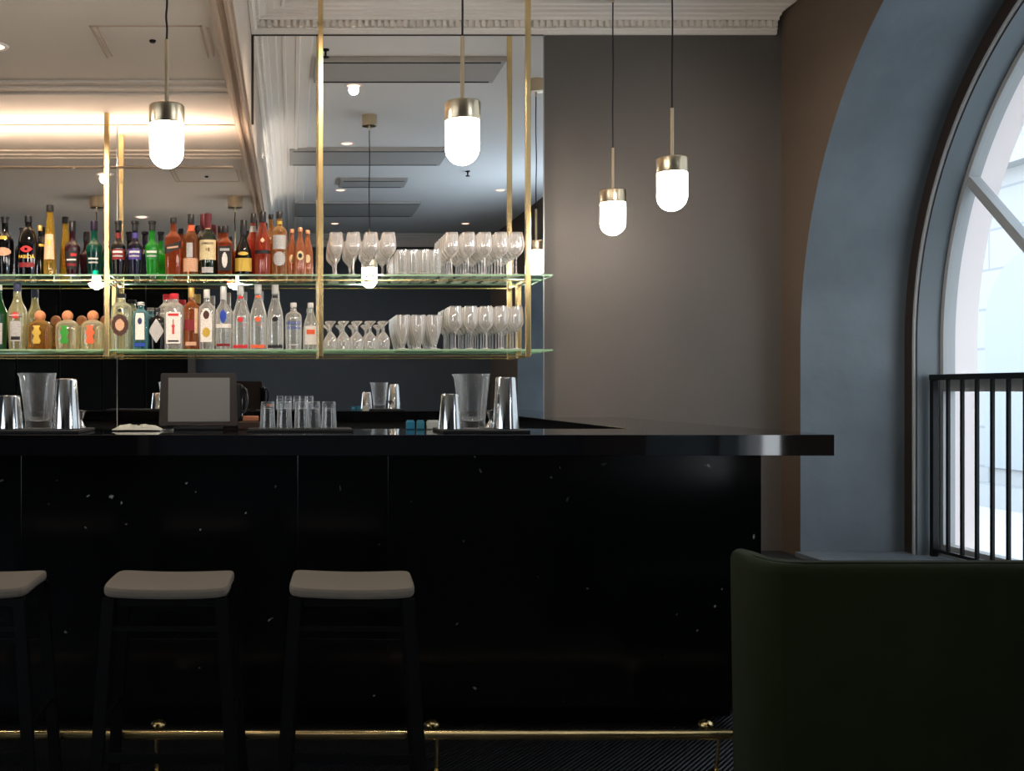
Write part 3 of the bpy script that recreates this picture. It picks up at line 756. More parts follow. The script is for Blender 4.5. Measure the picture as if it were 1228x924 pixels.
def liq(name, rgb, tr=.55, rough=.12):
    """coloured spirit in glass: tinted see-through core, dense colour and shine at the turning edges"""
    if name in MATS: return MATS[name]
    m, nt, out = new_mat(name)
    c = srgb(*rgb); deep = tuple(x**1.05 for x in c[:3])+(1,); lite = tuple(x**.62 for x in c[:3])+(1,)
    lw = nt.nodes.new('ShaderNodeLayerWeight'); lw.inputs['Blend'].default_value = .45
    mr = nt.nodes.new('ShaderNodeMapRange'); mr.inputs['To Min'].default_value = max(.12, .86-tr*.95); mr.inputs['To Max'].default_value = .97
    nt.links.new(lw.outputs['Facing'], mr.inputs['Value'])
    tr_ = nt.nodes.new('ShaderNodeBsdfTransparent'); tr_.inputs[0].default_value = lite
    tl = nt.nodes.new('ShaderNodeBsdfTranslucent'); tl.inputs[0].default_value = lite
    df = nt.nodes.new('ShaderNodeBsdfPrincipled'); df.inputs['Base Color'].default_value = deep; df.inputs['Roughness'].default_value = .07; df.inputs['Specular IOR Level'].default_value = .9
    a = nt.nodes.new('ShaderNodeMixShader'); a.inputs[0].default_value = .55
    nt.links.new(tl.outputs[0], a.inputs[1]); nt.links.new(df.outputs[0], a.inputs[2])
    c_ = nt.nodes.new('ShaderNodeMixShader'); nt.links.new(mr.outputs[0], c_.inputs[0]); nt.links.new(tr_.outputs[0], c_.inputs[1]); nt.links.new(a.outputs[0], c_.inputs[2])
    gl = nt.nodes.new('ShaderNodeBsdfGlossy'); gl.inputs['Roughness'].default_value = .04
    fr = nt.nodes.new('ShaderNodeFresnel'); fr.inputs['IOR'].default_value = 1.5
    d = nt.nodes.new('ShaderNodeMixShader'); nt.links.new(fr.outputs[0], d.inputs[0]); nt.links.new(c_.outputs[0], d.inputs[1]); nt.links.new(gl.outputs[0], d.inputs[2])
    nt.links.new(d.outputs[0], out.inputs[0]); return m
def paper(name, rgb, rough=.7, metal=0):
    """label paper with faint printed ornament"""
    if name in MATS: return MATS[name]
    m, nt, out = new_mat(name); c = srgb(*rgb)
    b = nt.nodes.new('ShaderNodeBsdfPrincipled'); b.inputs['Roughness'].default_value = rough; b.inputs['Metallic'].default_value = metal
    tc = nt.nodes.new('ShaderNodeTexCoord'); mp = nt.nodes.new('ShaderNodeMapping'); mp.inputs['Scale'].default_value = (140, 140, 420)
    ns = nt.nodes.new('ShaderNodeTexNoise'); ns.inputs['Scale'].default_value = 1; ns.inputs['Detail'].default_value = 2
    wv = nt.nodes.new('ShaderNodeTexWave'); wv.bands_direction = 'Z'; wv.inputs['Scale'].default_value = 45
    rp = nt.nodes.new('ShaderNodeValToRGB'); rp.color_ramp.elements[0].position = .5; rp.color_ramp.elements[1].position = .6
    nt.links.new(tc.outputs['Object'], mp.inputs[0]); nt.links.new(mp.outputs[0], ns.inputs['Vector']); nt.links.new(tc.outputs['Object'], wv.inputs['Vector'])
    mu = nt.nodes.new('ShaderNodeMath'); mu.operation = 'MULTIPLY'; nt.links.new(ns.outputs['Fac'], rp.inputs[0]); nt.links.new(rp.outputs[0], mu.inputs[0]); nt.links.new(wv.outputs['Fac'], mu.inputs[1])
    m2 = nt.nodes.new('ShaderNodeMath'); m2.operation = 'MULTIPLY'; m2.inputs[1].default_value = .6; nt.links.new(mu.outputs[0], m2.inputs[0])
    mx = nt.nodes.new('ShaderNodeMixRGB'); mx.inputs[1].default_value = c; mx.inputs[2].default_value = (c[0]*.18, c[1]*.14, c[2]*.14, 1)
    nt.links.new(m2.outputs[0], mx.inputs[0]); nt.links.new(mx.outputs[0], b.inputs['Base Color']); nt.links.new(b.outputs[0], out.inputs[0]); return m
G_black = liq('black_glass', (16, 13, 14), .1); G_gold = liq('golden_liqueur', (238, 198, 84), .75); G_plum = liq('plum_liqueur', (74, 22, 34), .3)
G_teal = liq('teal_glass', (10, 112, 86), .4); G_dark = liq('dark_glass', (26, 14, 20), .15); G_violet = liq('violet_glass', (30, 22, 52), .2)
G_green = liq('bright_green_liqueur', (52, 190, 60), .5); G_amber = liq('amber_whisky', (206, 106, 60), .65); G_gb = liq('golden_brown_whisky', (176, 108, 58), .65)
G_dgreen = liq('bottle_green_glass', (26, 52, 30), .3); G_cognac = liq('cognac_glass', (22, 20, 12), .15); G_pink = liq('coral_aperitif', (236, 122, 92), .75)
G_pale = liq('pale_amber', (236, 182, 116), .8); G_peach = liq('peach_vodka', (242, 168, 124), .7); G_grn2 = liq('green_vermouth_glass', (20, 96, 38), .4)
G_straw = thin_glass('straw_vermouth', (.92, .9, .6, 1), .35, .95, (.93, .88, .55, 1), .05, .45); G_teq = liq('amber_tequila', (212, 160, 84), .75); G_silver = thin_glass('pale_tequila', (.93, .9, .68, 1), .3, .95, (.95, .88, .62, 1), .05, .45)
GC = thin_glass('clear_gin_glass', (.95, .96, .93, 1), .35, .98, (.95, .93, .88, 1), .05, .45)
G_blue = liq('sky_blue_glass', (136, 204, 214), .75); G_rum = liq('orange_rum', (210, 122, 62), .65)
K = pbr('black_cap', (.012, .011, .012, 1), .35); K_dr = pbr('dark_red_foil', srgb(98, 22, 32), .4); K_red = pbr('red_cap', srgb(200, 40, 52), .4)
K_gold = pbr('gold_foil', srgb(206, 170, 96), .35, .5); K_copper = pbr('copper_cap', srgb(226, 160, 120), .35, .4); K_silver = pbr('silver_cap', srgb(205, 205, 200), .35, .3)
K_cork = pbr('cork_stopper', srgb(200, 134, 92), .8, var=.2, vscale=60); K_purple = pbr('purple_black_cap', srgb(34, 18, 46), .4); K_blue = pbr('navy_cap', srgb(60, 66, 92), .4)
L_cream = paper('cream_paper', (222, 206, 160)); L_white = paper('white_paper', (225, 222, 215)); L_grey = paper('grey_paper', (178, 178, 176))
L_tan = paper('tan_paper', (206, 162, 130)); L_pink = paper('blush_paper', (228, 188, 150)); L_black = pbr('black_paper', (.012, .011, .012, 1), .6)
L_red = pbr('red_print', srgb(196, 40, 44), .6); L_dred = pbr('dark_red_print', srgb(120, 26, 30), .6); L_gold = pbr('gold_paper', srgb(200, 168, 72), .5, .3)
L_green = pbr('green_ribbon', srgb(44, 140, 40), .6); L_orange = pbr('orange_print', srgb(226, 96, 54), .6); L_blue = pbr('blue_print', srgb(30, 62, 160), .5)
L_navy = pbr('navy_print', srgb(34, 52, 92), .5); L_violet = pbr('violet_paper', srgb(70, 56, 130), .5); L_brown = pbr('brown_paper', srgb(70, 40, 32), .6); L_yellow = pbr('yellow_print', srgb(236, 196, 70), .5)
slant = lambda u, v: abs(v-.42*u) < .5
figure = lambda u, v: (abs(u) < .22+.18*(v < 0) and -.9 < v < .55) or (u*u+(v-.68)**2*.8 < .06) or (abs(v-.1) < .14 and abs(u) < .62)
eye = lambda u, v: abs(v) < 1-u*u and not (u*u*2.2+v*v < .16)
B = make_bottle
# upper shelf, front row
B('liqueur_bottle', 6, 21, 260, 'round', 2, G_black, K, 0, 0, 'black liqueur bottle with pale script oval, at the cut-off end of the upper shelf',
  [('emblem', .32, .46, .95, L_tan, oval), ('neck_label', .60, .66, .5, L_gold, None, .0012)], 'flare')
B('liqueur_bottle', 34, 24, 259, 'flask', 2.6, G_black, K, 0, 0, 'black flask bottle with a red eye and yellow lettering on the upper shelf',
  [('emblem', .37, .48, .62, L_red, eye), ('band', .12, .20, .8, L_dred)], text=[('PASSO\u00c3', .295, .065, L_yellow)])
B('liqueur_bottle', 60, 16, 246, 'cone', 2, G_gold, K, 0, 0, 'tallest slim golden liqueur bottle with black cap on the upper shelf',
  [('label', .22, .58, .9, L_pink), ('crest', .42, .50, .3, L_gold, None, .0013)], caplen=.035)
B('liqueur_bottle', 87, 19, 265, 'vase', 2, G_plum, K, 0, 0, 'plum red vase-shaped liqueur bottle beside the teal one',
  [('label', .10, .44, .95, L_black), ('stripe', .16, .21, .7, L_dred, None, .0013), ('stripe', .26, .29, .7, L_white, None, .0013), ('stripe', .34, .39, .4, L_red, None, .0013, .35)], caplen=.055)
B('liqueur_bottle', 113, 20, 265, 'vase', 2, G_teal, K_purple, 0, 0, 'teal green vase-shaped liqueur bottle beside the brass post',
  [('label', .08, .42, .9, liq('deep_teal', (8, 52, 46), 0)), ('stripe', .28, .31, .7, L_white, None, .0013), ('stripe', .21, .24, .7, L_grey, None, .0013)], caplen=.05)
for cx, gl, lb, st in ((142, G_dark, 'dark syrup bottle with red neck and red band next to the brass post', L_dred), (162, G_violet, 'dark violet syrup bottle between the red-banded and green ones', L_violet), (182.5, G_green, 'bright green syrup bottle with black cap on the upper shelf', pbr('green_paper', srgb(30, 120, 44), .5))):
    B('syrup_bottle', cx, 17.5, 265, 'vase', 2, gl, K, 0, 0, lb, [('label', .28, .47, 1.2, st), ('print', .40, .44, .8, L_white, None, .0013), ('print', .33, .36, .8, L_grey, None, .0013), ('neck_label', .68, .78, 1.3, st if cx != 182.5 else G_green, None, .001)], 'flare', .05)
B('whisky_bottle', 208, 19, 261, 'square', 6, G_amber, K, 0, 0, 'square amber whisky bottle with slanted black label',
  [('label', .34, .60, .92, L_black, slant), ('print', .44, .50, .6, L_tan, slant, .0014)], caplen=.03)
B('whisky_bottle', 229, 19, 257, 'round', 2, G_gb, K, 0, 0, 'golden brown whisky bottle with orange foil neck and tan label',
  [('label', .05, .27, 1.1, L_tan), ('upper_label', .28, .52, .4, L_grey, None, .0009, -.1), ('neck_label', .72, .82, 1.4, L_orange, None, .001)], caplen=.048)
B('whisky_bottle', 249.5, 21, 256, 'round', 2, G_dgreen, K_dr, 0, 0, 'dark green whiskey bottle with cream label and dark red foil',
  [('label', .24, .56, 1.15, L_cream), ('base_label', .03, .12, .7, L_grey), ('neck_label', .74, .86, .7, L_tan, None, .001)], caplen=.085, text=[('JAMESON', .50, .045, L_black), ('18', .40, .055, L_brown)])
B('whisky_bottle', 243.5, 18, 257, 'round', 2, G_dgreen, K_dr, 1, 0, 'dark red foiled bottle standing just behind the cream-labelled green whiskey',
  [('label', .24, .56, 1.15, L_cream)], caplen=.085)
B('whisky_bottle', 270, 18, 271, 'square', 7, G_amber, K, 0, 0, 'squat square amber whiskey bottle with black label and white portrait patch',
  [('label', .08, .58, .72, L_black), ('portrait', .14, .45, .34, L_white, oval, .0014), ('arch_print', .48, .53, .55, L_grey, None, .0014)], caplen=.035)
B('whisky_bottle', 264.5, 16, 271, 'square', 7, G_amber, K, 1, 0, 'squat square whiskey bottle tucked behind the black-labelled square one', [('label', .08, .58, .72, L_black)], caplen=.035)
B('cognac_bottle', 292, 21, 264, 'cognac', 2, G_cognac, K, 0, 0, 'black long-necked cognac bottle with gold label and gold collar label',
  [('label', .06, .30, 1.2, L_gold), ('collar_label', .345, .41, .62, L_gold, oval, .0016)], caplen=.075)
B('spirit_bottle', 303.5, 17, 256, 'taper', 2, G_pink, K, 1, 0, 'coral spirit bottle with dark cap, half hidden behind the gold-labelled cognac', [('neck_label', .70, .80, 1.3, L_grey)], caplen=.05)
B('aperitif_bottle', 315, 19, 254, 'slope', 2, G_pink, K, 0, 0, 'coral red aperitif bottle with tall black cap and thin black band label',
  [('label', .33, .385, 1.3, L_black), ('medal', .50, .58, .35, L_pink, diamond, .001)], caplen=.055)
B('spirit_bottle', 325, 15, 257, 'round', 2, G_pale, K, 1, 0, 'pale golden bottle with cream neck seal, behind the coral aperitif', [('seal', .52, .62, .5, L_cream, oval)], caplen=.025)
B('rum_bottle', 335, 19, 254, 'high', 2, G_pale, K, 0, 0, 'pale amber rum bottle with black cap and grey oval labels',
  [('label', .14, .36, .85, L_grey, oval), ('upper_label', .40, .62, .9, L_grey), ('neck_label', .80, .85, 1.3, L_gold, None, .001)], caplen=.035)
B('miniature_bottle', 350, 12, 275, 'slope', 2, G_peach, K_copper, 1, 0, 'small peach bottle behind, on the rum side of the trio', [('label', .28, .46, .5, L_cream, oval)], caplen=.02)
B('miniature_bottle', 369, 13, 276, 'slope', 2, G_peach, K_copper, .6, 0, 'small peach bottle beside the middle brass post', [('label', .28, .46, .5, L_cream, oval)], caplen=.02)
B('miniature_bottle', 360, 14, 273, 'slope', 2, G_peach, K_copper, 0, 0, 'small peach bottle at the front of the trio, round black and cream emblem', [('label', .30, .50, .62, L_cream, oval), ('emblem', .35, .45, .32, L_black, oval, .0014)], caplen=.022)
B('liqueur_bottle', 48, 13, 270, 'round', 2, G_black, K_gold, 1, 0, 'dark bottle with gold cap behind the tallest golden liqueur', [('neck_label', .58, .63, 1.2, L_gold)], caplen=.03)
# lower shelf
B('vermouth_bottle', -2, 22, 341, 'taper', 2, G_grn2, K_silver, 0, 1, 'green vermouth bottle cut off at the end of the lower shelf', [('label', .08, .40, .7, L_grey)], caplen=.03)
B('vermouth_bottle', 21, 23, 339, 'taper', 2.3, G_straw, K_blue, 0, 1, 'tall pale vermouth bottle with red oval emblem and grey label',
  [('label', .12, .42, .60, L_grey), ('base_print', .14, .19, .5, L_black, None, .0014), ('emblem', .455, .555, .36, L_red, oval, .0014), ('emblem_bar', .478, .528, .68, L_black, None, .0011)], caplen=.045, text=[('MARTINI', .503, .032, L_white)])
for cx, gl, lb, lm in ((48, G_teq, 'squat amber tequila bottle with cork ball stopper', L_gold), (81, G_silver, 'squat tequila bottle with green ribbon label and ball stopper', L_green), (111.5, G_silver, 'squat tequila bottle with orange-red label and ball stopper', L_orange)):
    B('tequila_bottle', cx, 27, 372, 'squat', 4, gl, K_cork, 0, 1, lb, [('label', .14, .60, .36, lm, (lambda u, v: abs(u) < .8+.2*math.sin(v*7)), .0009, -.08)], 'ball')
B('gin_bottle', 145.5, 24, 352, 'gin', 3, thin_glass('greenish_gin_glass', (.88, .93, .76, 1), .25, .95, (.90, .93, .72, 1), .05, .45), K, 0, 1, 'broad clear gin bottle with round dark emblem beside the brass post',
  [('emblem', .24, .62, .80, L_brown, ring), ('emblem_centre', .33, .53, .42, L_tan, oval), ('print', .66, .72, .2, L_black, oval)], caplen=.022)
B('gin_bottle', 169, 19, 362, 'gin', 5, G_blue, K_silver, 0, 1, 'sky blue square gin bottle with white label',
  [('label', .20, .76, .52, L_white), ('portrait', .52, .66, .26, L_navy, oval, .0014), ('base_print', .06, .13, .6, L_blue)], 'stopper')
B('gin_bottle', 188.5, 20, 369, 'apoth', 3, G_black, K, 0, 1, 'short black apothecary gin bottle with diamond label', [('label', .16, .72, .95, L_grey, diamond)], caplen=.02)
B('gin_bottle', 209, 23, 352, 'gin', 5, GC, K_red, 0, 1, 'clear gin bottle with red cap and red standing figure on white label',
  [('label', .10, .66, .66, L_white), ('figure', .25, .54, .24, L_red, figure, .0014), ('title', .59, .635, .5, L_red, None, .0014), ('base_print', .13, .16, .5, L_black, None, .0014)], caplen=.028)
B('gin_bottle', 199.5, 18, 353, 'gin', 5, GC, K_red, 1, 1, 'red-capped gin bottle tucked behind the one with the red figure', [('label', .10, .66, .66, L_white)], caplen=.028)
B('rum_bottle', 229.5, 18, 345, 'high', 2, G_rum, K_gold, 0, 1, 'orange-brown rum bottle with gold cap on the lower shelf',
  [('label', .30, .48, 1.0, L_dred), ('base_print', .06, .12, .8, L_tan), ('side_label', .26, .66, .3, L_pink, None, .0009, .8)], caplen=.05)
VC = thin_glass('clear_spirit_glass', (.95, .97, .95, 1), .22, .98, (.97, .96, .92, 1), .05, .45)
B('rum_bottle', 248, 19, 347, 'high', 3, VC, K_silver, 0, 1, 'clear rum bottle with arched white label and dark round emblem',
  [('label', .12, .68, .70, L_white, (lambda u, v: v < .35 or u*u+((v-.35)/.65)**2 < 1)), ('emblem', .50, .64, .36, L_brown, oval, .0014), ('scene_print', .20, .36, .45, L_gold, oval, .0014)], caplen=.045)
B('vodka_bottle', 268, 19, 343, 'round', 2, VC, K_silver, 0, 1, 'clear vodka bottle with white collar band, beside the arched-label rum',
  [('label', .34, .40, 1.3, L_white), ('print', .42, .62, .4, L_blue, oval), ('base_print', .05, .09, 1.0, L_dred)], caplen=.07)
for cx, yt, lm, lb in ((288.5, 342, L_red, 'clear cut-glass vodka bottle with red marks, nearest the white collared one'), (309.5, 341, L_orange, 'clear cut-glass vodka bottle with orange marks, middle of three'), (330, 341, L_black, 'clear cut-glass vodka bottle with black marks, beside the blue-lettered one')):
    B('vodka_bottle', cx, 19.5, yt, 'slope', 2.4, VC, K_silver, 0, 1, lb,
      [('base_print', .02, .09, 1.0, lm, (lambda u, v: v < .6*abs(math.sin(u*8)))), ('emblem', .42, .50, .34, lm, oval), ('neck_print', .79, .83, .8, lm, None, .001)], caplen=.05)
B('vodka_bottle', 352, 20, 363, 'apoth', 2.3, VC, K_silver, 0, 1, 'short round-shouldered clear vodka bottle with blue lettering', [('base_print', .08, .11, .6, L_grey)], caplen=.022,
  text=[('ABSOLUT', .555, .075, L_blue), ('VODKA', .455, .065, L_blue)])
B('vodka_bottle', 372.5, 17, 363, 'slope', 2, VC, K_silver, 0, 1, 'small tapered clear bottle with white label beside the middle brass post',
  [('label', .10, .50, .95, L_white), ('title', .32, .42, .6, L_orange, None, .0014)], caplen=.025)

# ------------------------------------------------------------------ glasses
def shell(outer, inner):  # closed glass shell: outer profile bottom->rim then inner rim->bottom
    return outer+inner[::-1]
def wine_prof(Hh, R):
    o = [(0, 0), (R*.80, 0), (R*.82, .0015), (R*.30, .004), (.0042, .010), (.0036, Hh*.22), (.0040, Hh*.40), (.010, Hh*.43), (R*.62, Hh*.50), (R*.93, Hh*.58), (R, Hh*.67), (R*.94, Hh*.82), (R*.80, Hh)]
    i = [(0, Hh*.445), (R*.56, Hh*.51), (R*.89, Hh*.585), (R*.965, Hh*.67), (R*.905, Hh*.82), (R*.775, Hh)]
    return shell(o, i)
def tumbler_prof(Hh, R):
    return shell([(0, 0), (R*.80, 0), (R*.86, .003), (R, Hh)], [(0, .010), (R*.76, .012), (R*.95, Hh)])
def pilsner_prof(Hh, R):
    return shell([(0, 0), (R*.78, 0), (R*.78, .003), (R*.3, .007), (R*.26, .016), (R*.45, Hh*.22), (R*.78, Hh*.48), (R*.97, Hh*.74), (R*.93, Hh)], [(0, .024), (R*.38, Hh*.23), (R*.72, Hh*.48), (R*.92, Hh*.74), (R*.89, Hh)])
def inv_prof(Hh, R):   # stemmed cordial glass stood upside down on its rim
    return [(R*.88, 0), (R*.97, Hh*.12), (R, Hh*.26), (R*.86, Hh*.42), (R*.45, Hh*.56), (.006, Hh*.62), (.005, Hh*.74), (.007, Hh*.84), (R*.80, Hh*.97), (R*.84, Hh), (0, Hh)]
def rocks_inv(Hh, R):  # tumbler upside down
    return [(R, 0), (R*.99, .004), (R*.86, Hh-.012), (R*.84, Hh-.002), (R*.80, Hh), (0, Hh), (0, Hh-.022), (R*.78, Hh-.024), (R*.95, .002)]
ORD = ['first', 'second', 'third', 'fourth', 'fifth', 'sixth']
ROW = ['front row', 'middle row', 'rear row']
def glass_set(name, prof, mat, pxs, rows, shelf, cat, group, desc, frm, dy=.078, ystart=.04):
    base = None
    for r in range(rows):
        for i, px in enumerate(pxs):
            Y0 = YS+ystart; Y = Y0+r*dy
            loc = (PX(px, Y0), Y, ZT[shelf]+.0002)
            lb = '%s in the %s, %s from %s' % (desc, ROW[r], ORD[i], frm)
            if base is None:
                bm = NB(); lathe(bm, prof, 28); base = obj(name, bm, mat, None, True); base.location = loc; tag(base, lb, cat, group)
            else:
                o = base.copy(); C.objects.link(o); o.location = loc; o['label'] = lb
glass_set('wine_glass', wine_prof(.218, .0400), M_glass, [403, 424, 445, 466], 2, 0, 'glass', 'wine glasses beside the middle post', 'upper-shelf wine glass', 'the middle brass post', .0805, .032)
glass_set('tumbler', tumbler_prof(.130, .0284), M_tglass, [482.2, 495.6, 509, 522.4], 3, 0, 'glass', 'tumblers on the upper shelf', 'upper-shelf tumbler', 'the middle brass post side', .072, .036)
glass_set('wine_glass', wine_prof(.218, .0400), M_glass, [541.5, 561.5, 581, 600.5, 619], 3, 0, 'glass', 'wine glasses beside the end post', 'upper-shelf large wine glass', 'the tumblers', .0805, .030)
glass_set('cordial_glass', inv_prof(.145, .0335), M_glass, [396.5, 412.2, 428.2, 444.2, 460], 2, 1, 'glass', 'upturned cordial glasses', 'lower-shelf upturned cordial glass', 'the middle brass post')
glass_set('beer_glass', pilsner_prof(.178, .039), M_glass, [483, 502, 521], 3, 1, 'glass', 'beer glasses on the lower shelf', 'lower-shelf footed beer glass', 'the cordial glasses', .083, .044)
glass_set('wine_glass', wine_prof(.222, .0385), M_glass, [546, 564.5, 583, 601.5, 619], 3, 1, 'glass', 'wine glasses on the lower shelf', 'lower-shelf wine glass', 'the beer glasses', .078, .032)

# ------------------------------------------------------------------ things on the bar
M_jug = thin_glass('mixing_glass', (.97, .98, .98, 1), .06, .9, (.85, .87, .9, 1), .02, .3)
def tin(cx, w, ytop, D, label, name='shaker_tin'):
    Y = D; s = F/Y; Hh = PZ(ytop, Y)-ZB-.0105; R = w/2/s
    bm = NB(); lathe(bm, [(R*.96, 0), (R, .002), (R*.99, .006), (R*.76, Hh-.006), (R*.72, Hh-.001), (R*.66, Hh), (R*.62, Hh-.003), (0, Hh-.004), (0, Hh-.006), (R*.6, Hh-.007), (R*.72, Hh-.009), (R*.95, .003)], 36)
    o = obj(name, bm, M_steel, None, True); o.location = (PX(cx, Y), Y, ZB+.0105); tag(o, label, 'cocktail shaker', 'steel shaker tins'); return o
def jug(cx, w, ytop, D, label):
    Y = D; s = F/Y; Hh = PZ(ytop, Y)-ZB-.0105; R = w/2/s
    bm = NB(); n = 40
    prof = [(0, 0), (R*.70, 0), (R*.74, .004), (R*.72, .030), (R*.74, .036), (R*.96, Hh*.93), (R*1.0, Hh), (R*.965, Hh), (R*.92, Hh*.93), (R*.70, .04), (R*.5, .028), (0, .024)]
    lathe(bm, prof, n)
    for v in bm.verts:   # pouring lip
        if v.co.z > Hh*.86:
            a = math.atan2(v.co.y, v.co.x); d = abs(abs(a)-PI)
            if d < .45: k = (1-d/.45)*(v.co.z/Hh-.86)/.14; v.co.x -= .014*k; v.co.z -= .002*k
    # pressed diamond band
    o = obj('mixing_glass', bm, M_jug, None, True); o.location = (PX(cx, Y), Y, ZB+.0105); tag(o, label, 'mixing glass', 'lipped mixing glasses'); return o
def tray(x0, x1, y0, y1, label):
    bm = NB(); box(bm, x0, x1, y0, y1, ZB+.0004, ZB+.010, .002); tag(obj('bar_tray', bm, M_blackmatte), label, 'tray', 'flat black bar trays')
DT = 3.74
tray(-1.32, PX(104, DT), 3.60, 3.90, 'flat black tray under the shaker set nearest the cut-off stool')
tray(PX(526, DT), PX(627, DT), 3.62, 3.90, 'flat black tray under the shaker set near the side return')
tin(12, 32, 474, DT, 'short steel shaker tin at the cut-off end of the bar'); tin(79.5, 34, 454, DT+.01, 'tall steel shaker tin beside the rag and till')
jug(46, 43, 447, DT+.06, 'lipped glass mixing jug between tins at the cut-off end of the bar')
tin(540, 29, 472, DT-.03, 'short steel shaker tin on the tray near the side return'); tin(606.5, 32, 452, DT, 'tall steel shaker tin on the tray near the side return')
jug(566.5, 42, 448, DT+.05, 'lipped glass mixing jug between tins on the tray near the side return')
def jigger(cx, D, label, dz=.0105):
    bm = NB(); lathe(bm, [(0, .002), (.016, 0), (.018, .001), (.005, .026), (.005, .030), (.021, .062), (.019, .062), (.003, .032), (0, .032)], 24)
    o = obj('jigger', bm, M_steel, None, True); o.location = (PX(cx, D), D, ZB+dz); tag(o, label, 'jigger', 'steel jiggers')
jigger(97, 3.83, 'steel jigger tucked behind the tall tin near the till'); jigger(588, 3.84, 'steel jigger between mixing jug and tall tin by the side return')
def strainer(cx, D, label):
    t = thing('julep_strainer', label, 'strainer', (PX(cx, D), D, ZB+.036), 0, 'strainers in the mixing glasses')
    bm = NB(); lathe(bm, [(0, .004), (.018, .009), (.026, .018), (.027, .020), (.017, .012), (0, .007)], 24); obj('bowl', bm, M_steel, t, True)
    bm = NB(); path_tube(bm, [(.02, 0, .016), (.028, 0, .05), (.036, 0, .12)], .0025, 8); obj('handle', bm, M_steel, t, True)
# till
Dp = 3.93
t = thing('till_terminal', 'dark touchscreen till with a blank grey screen on the bar', 'till', (PX(238, Dp), Dp, ZB), math.radians(4))
s = F/Dp; w2 = 47.5/s; hh = (513.5-449)/s; tilt = .06
def tilted(bm):
    for v in bm.verts: v.co.y += v.co.z*.28
    return bm
bm = NB(); poly_prism(bm, [(-w2, .012), (w2, .012), (w2-.006, .012+hh), (-w2+.005, .012+hh)], 'y', 0, .035); bmesh.ops.bevel(bm, geom=bm.edges[:], offset=.004, segments=2, affect='EDGES'); obj('bezel', tilted(bm), pbr('dark_brown_plastic', srgb(50, 42, 38), .45), t)
bm = NB(); box(bm, -w2+.033, w2-.030, -.0015, -.0003, .030, .030+.160); obj('screen', tilted(bm), pbr('blank_screen', srgb(124, 120, 114), .35), t)
bm = NB(); box(bm, w2-.02, w2+.018, .03, .075, .03, .17, .01); obj('card_reader', tilted(bm), pbr('glossy_black_plastic', (.01, .01, .012, 1), .12), t)
bm = NB(); path_tube(bm, [(w2+.014, .05, .16), (w2+.032, .05, .145), (w2+.036, .05, .10), (w2+.028, .05, .065), (w2+.014, .05, .055)], .005, 10); obj('handle', tilted(bm), MATS['glossy_black_plastic'], t, True)
bm = NB(); box(bm, -.09, .09, .0, .10, 0, .012, .003); box(bm, -.03, .03, .036, .07, .012, .10, .003); obj('stand', bm, M_blackmatte, t)
# crumpled cloth
bm = NB(); bmesh.ops.create_grid(bm, x_segments=34, y_segments=16, size=1)
for v in bm.verts:
    x, y = v.co.x, v.co.y
    h = .012+.012*mnoise.noise(Vector((x*4, y*3, 1.3)))+.008*mnoise.noise(Vector((x*11, y*9, 5)))
    edge = max(0, 1-max(abs(x), abs(y))**4); v.co = Vector((x*.085*(1+.1*mnoise.noise(Vector((y*3, 0, 2)))), y*.045*(1+.2*mnoise.noise(Vector((x*4, 3, 2)))), .003+max(0, h)*edge))
ret = bmesh.ops.extrude_face_region(bm, geom=bm.faces[:])
for v in [g_ for g_ in ret['geom'] if isinstance(g_, bmesh.types.BMVert)]: v.co.z += .0015
bmesh.ops.recalc_face_normals(bm, faces=bm.faces[:])
o = obj('bar_cloth', bm, pbr('off_white_cotton', srgb(200, 196, 180), .9), None, True); o.location = (PX(165, 3.86), 3.86, ZB+.0006); tag(o, 'crumpled off-white bar cloth lying beside the till', 'cloth')
# ribbed rubber mat and upturned tumblers
bm = NB(); x0, x1 = PX(297, 3.84), PX(422, 3.84); box(bm, x0, x1, 3.74, 3.96, ZB+.0004, ZB+.006, .001)
n = 46
for i in range(n):
    xx = x0+.004+(x1-x0-.008)*i/(n-1); box(bm, xx-.0016, xx+.0016, 3.743, 3.957, ZB+.006, ZB+.010)
tag(obj('bar_mat', bm, M_blackmatte), 'ribbed black rubber bar mat under the upturned tumblers', 'mat')
base = None
for i, (cx, D, lb) in enumerate(((321, 3.80, 'upturned glass tumbler on the mat, closest to the till'), (341, 3.80, 'upturned glass tumbler on the mat, second from the till'), (362, 3.82, 'upturned glass tumbler on the mat, third from the till'), (376, 3.86, 'upturned glass tumbler on the mat, fourth from the till'), (394.5, 3.80, 'upturned glass tumbler on the mat, farthest from the till'))):
    loc = (PX(cx, D), D, ZB+.0102)
    if base is None:
        bm = NB(); lathe(bm, rocks_inv(.094, .0275), 32); base = obj('tumbler', bm, M_jug, None, True); base.location = loc; tag(base, lb, 'glass', 'upturned tumblers on the bar mat')
    else:
        o = base.copy(); C.objects.link(o); o.location = loc; o['label'] = lb
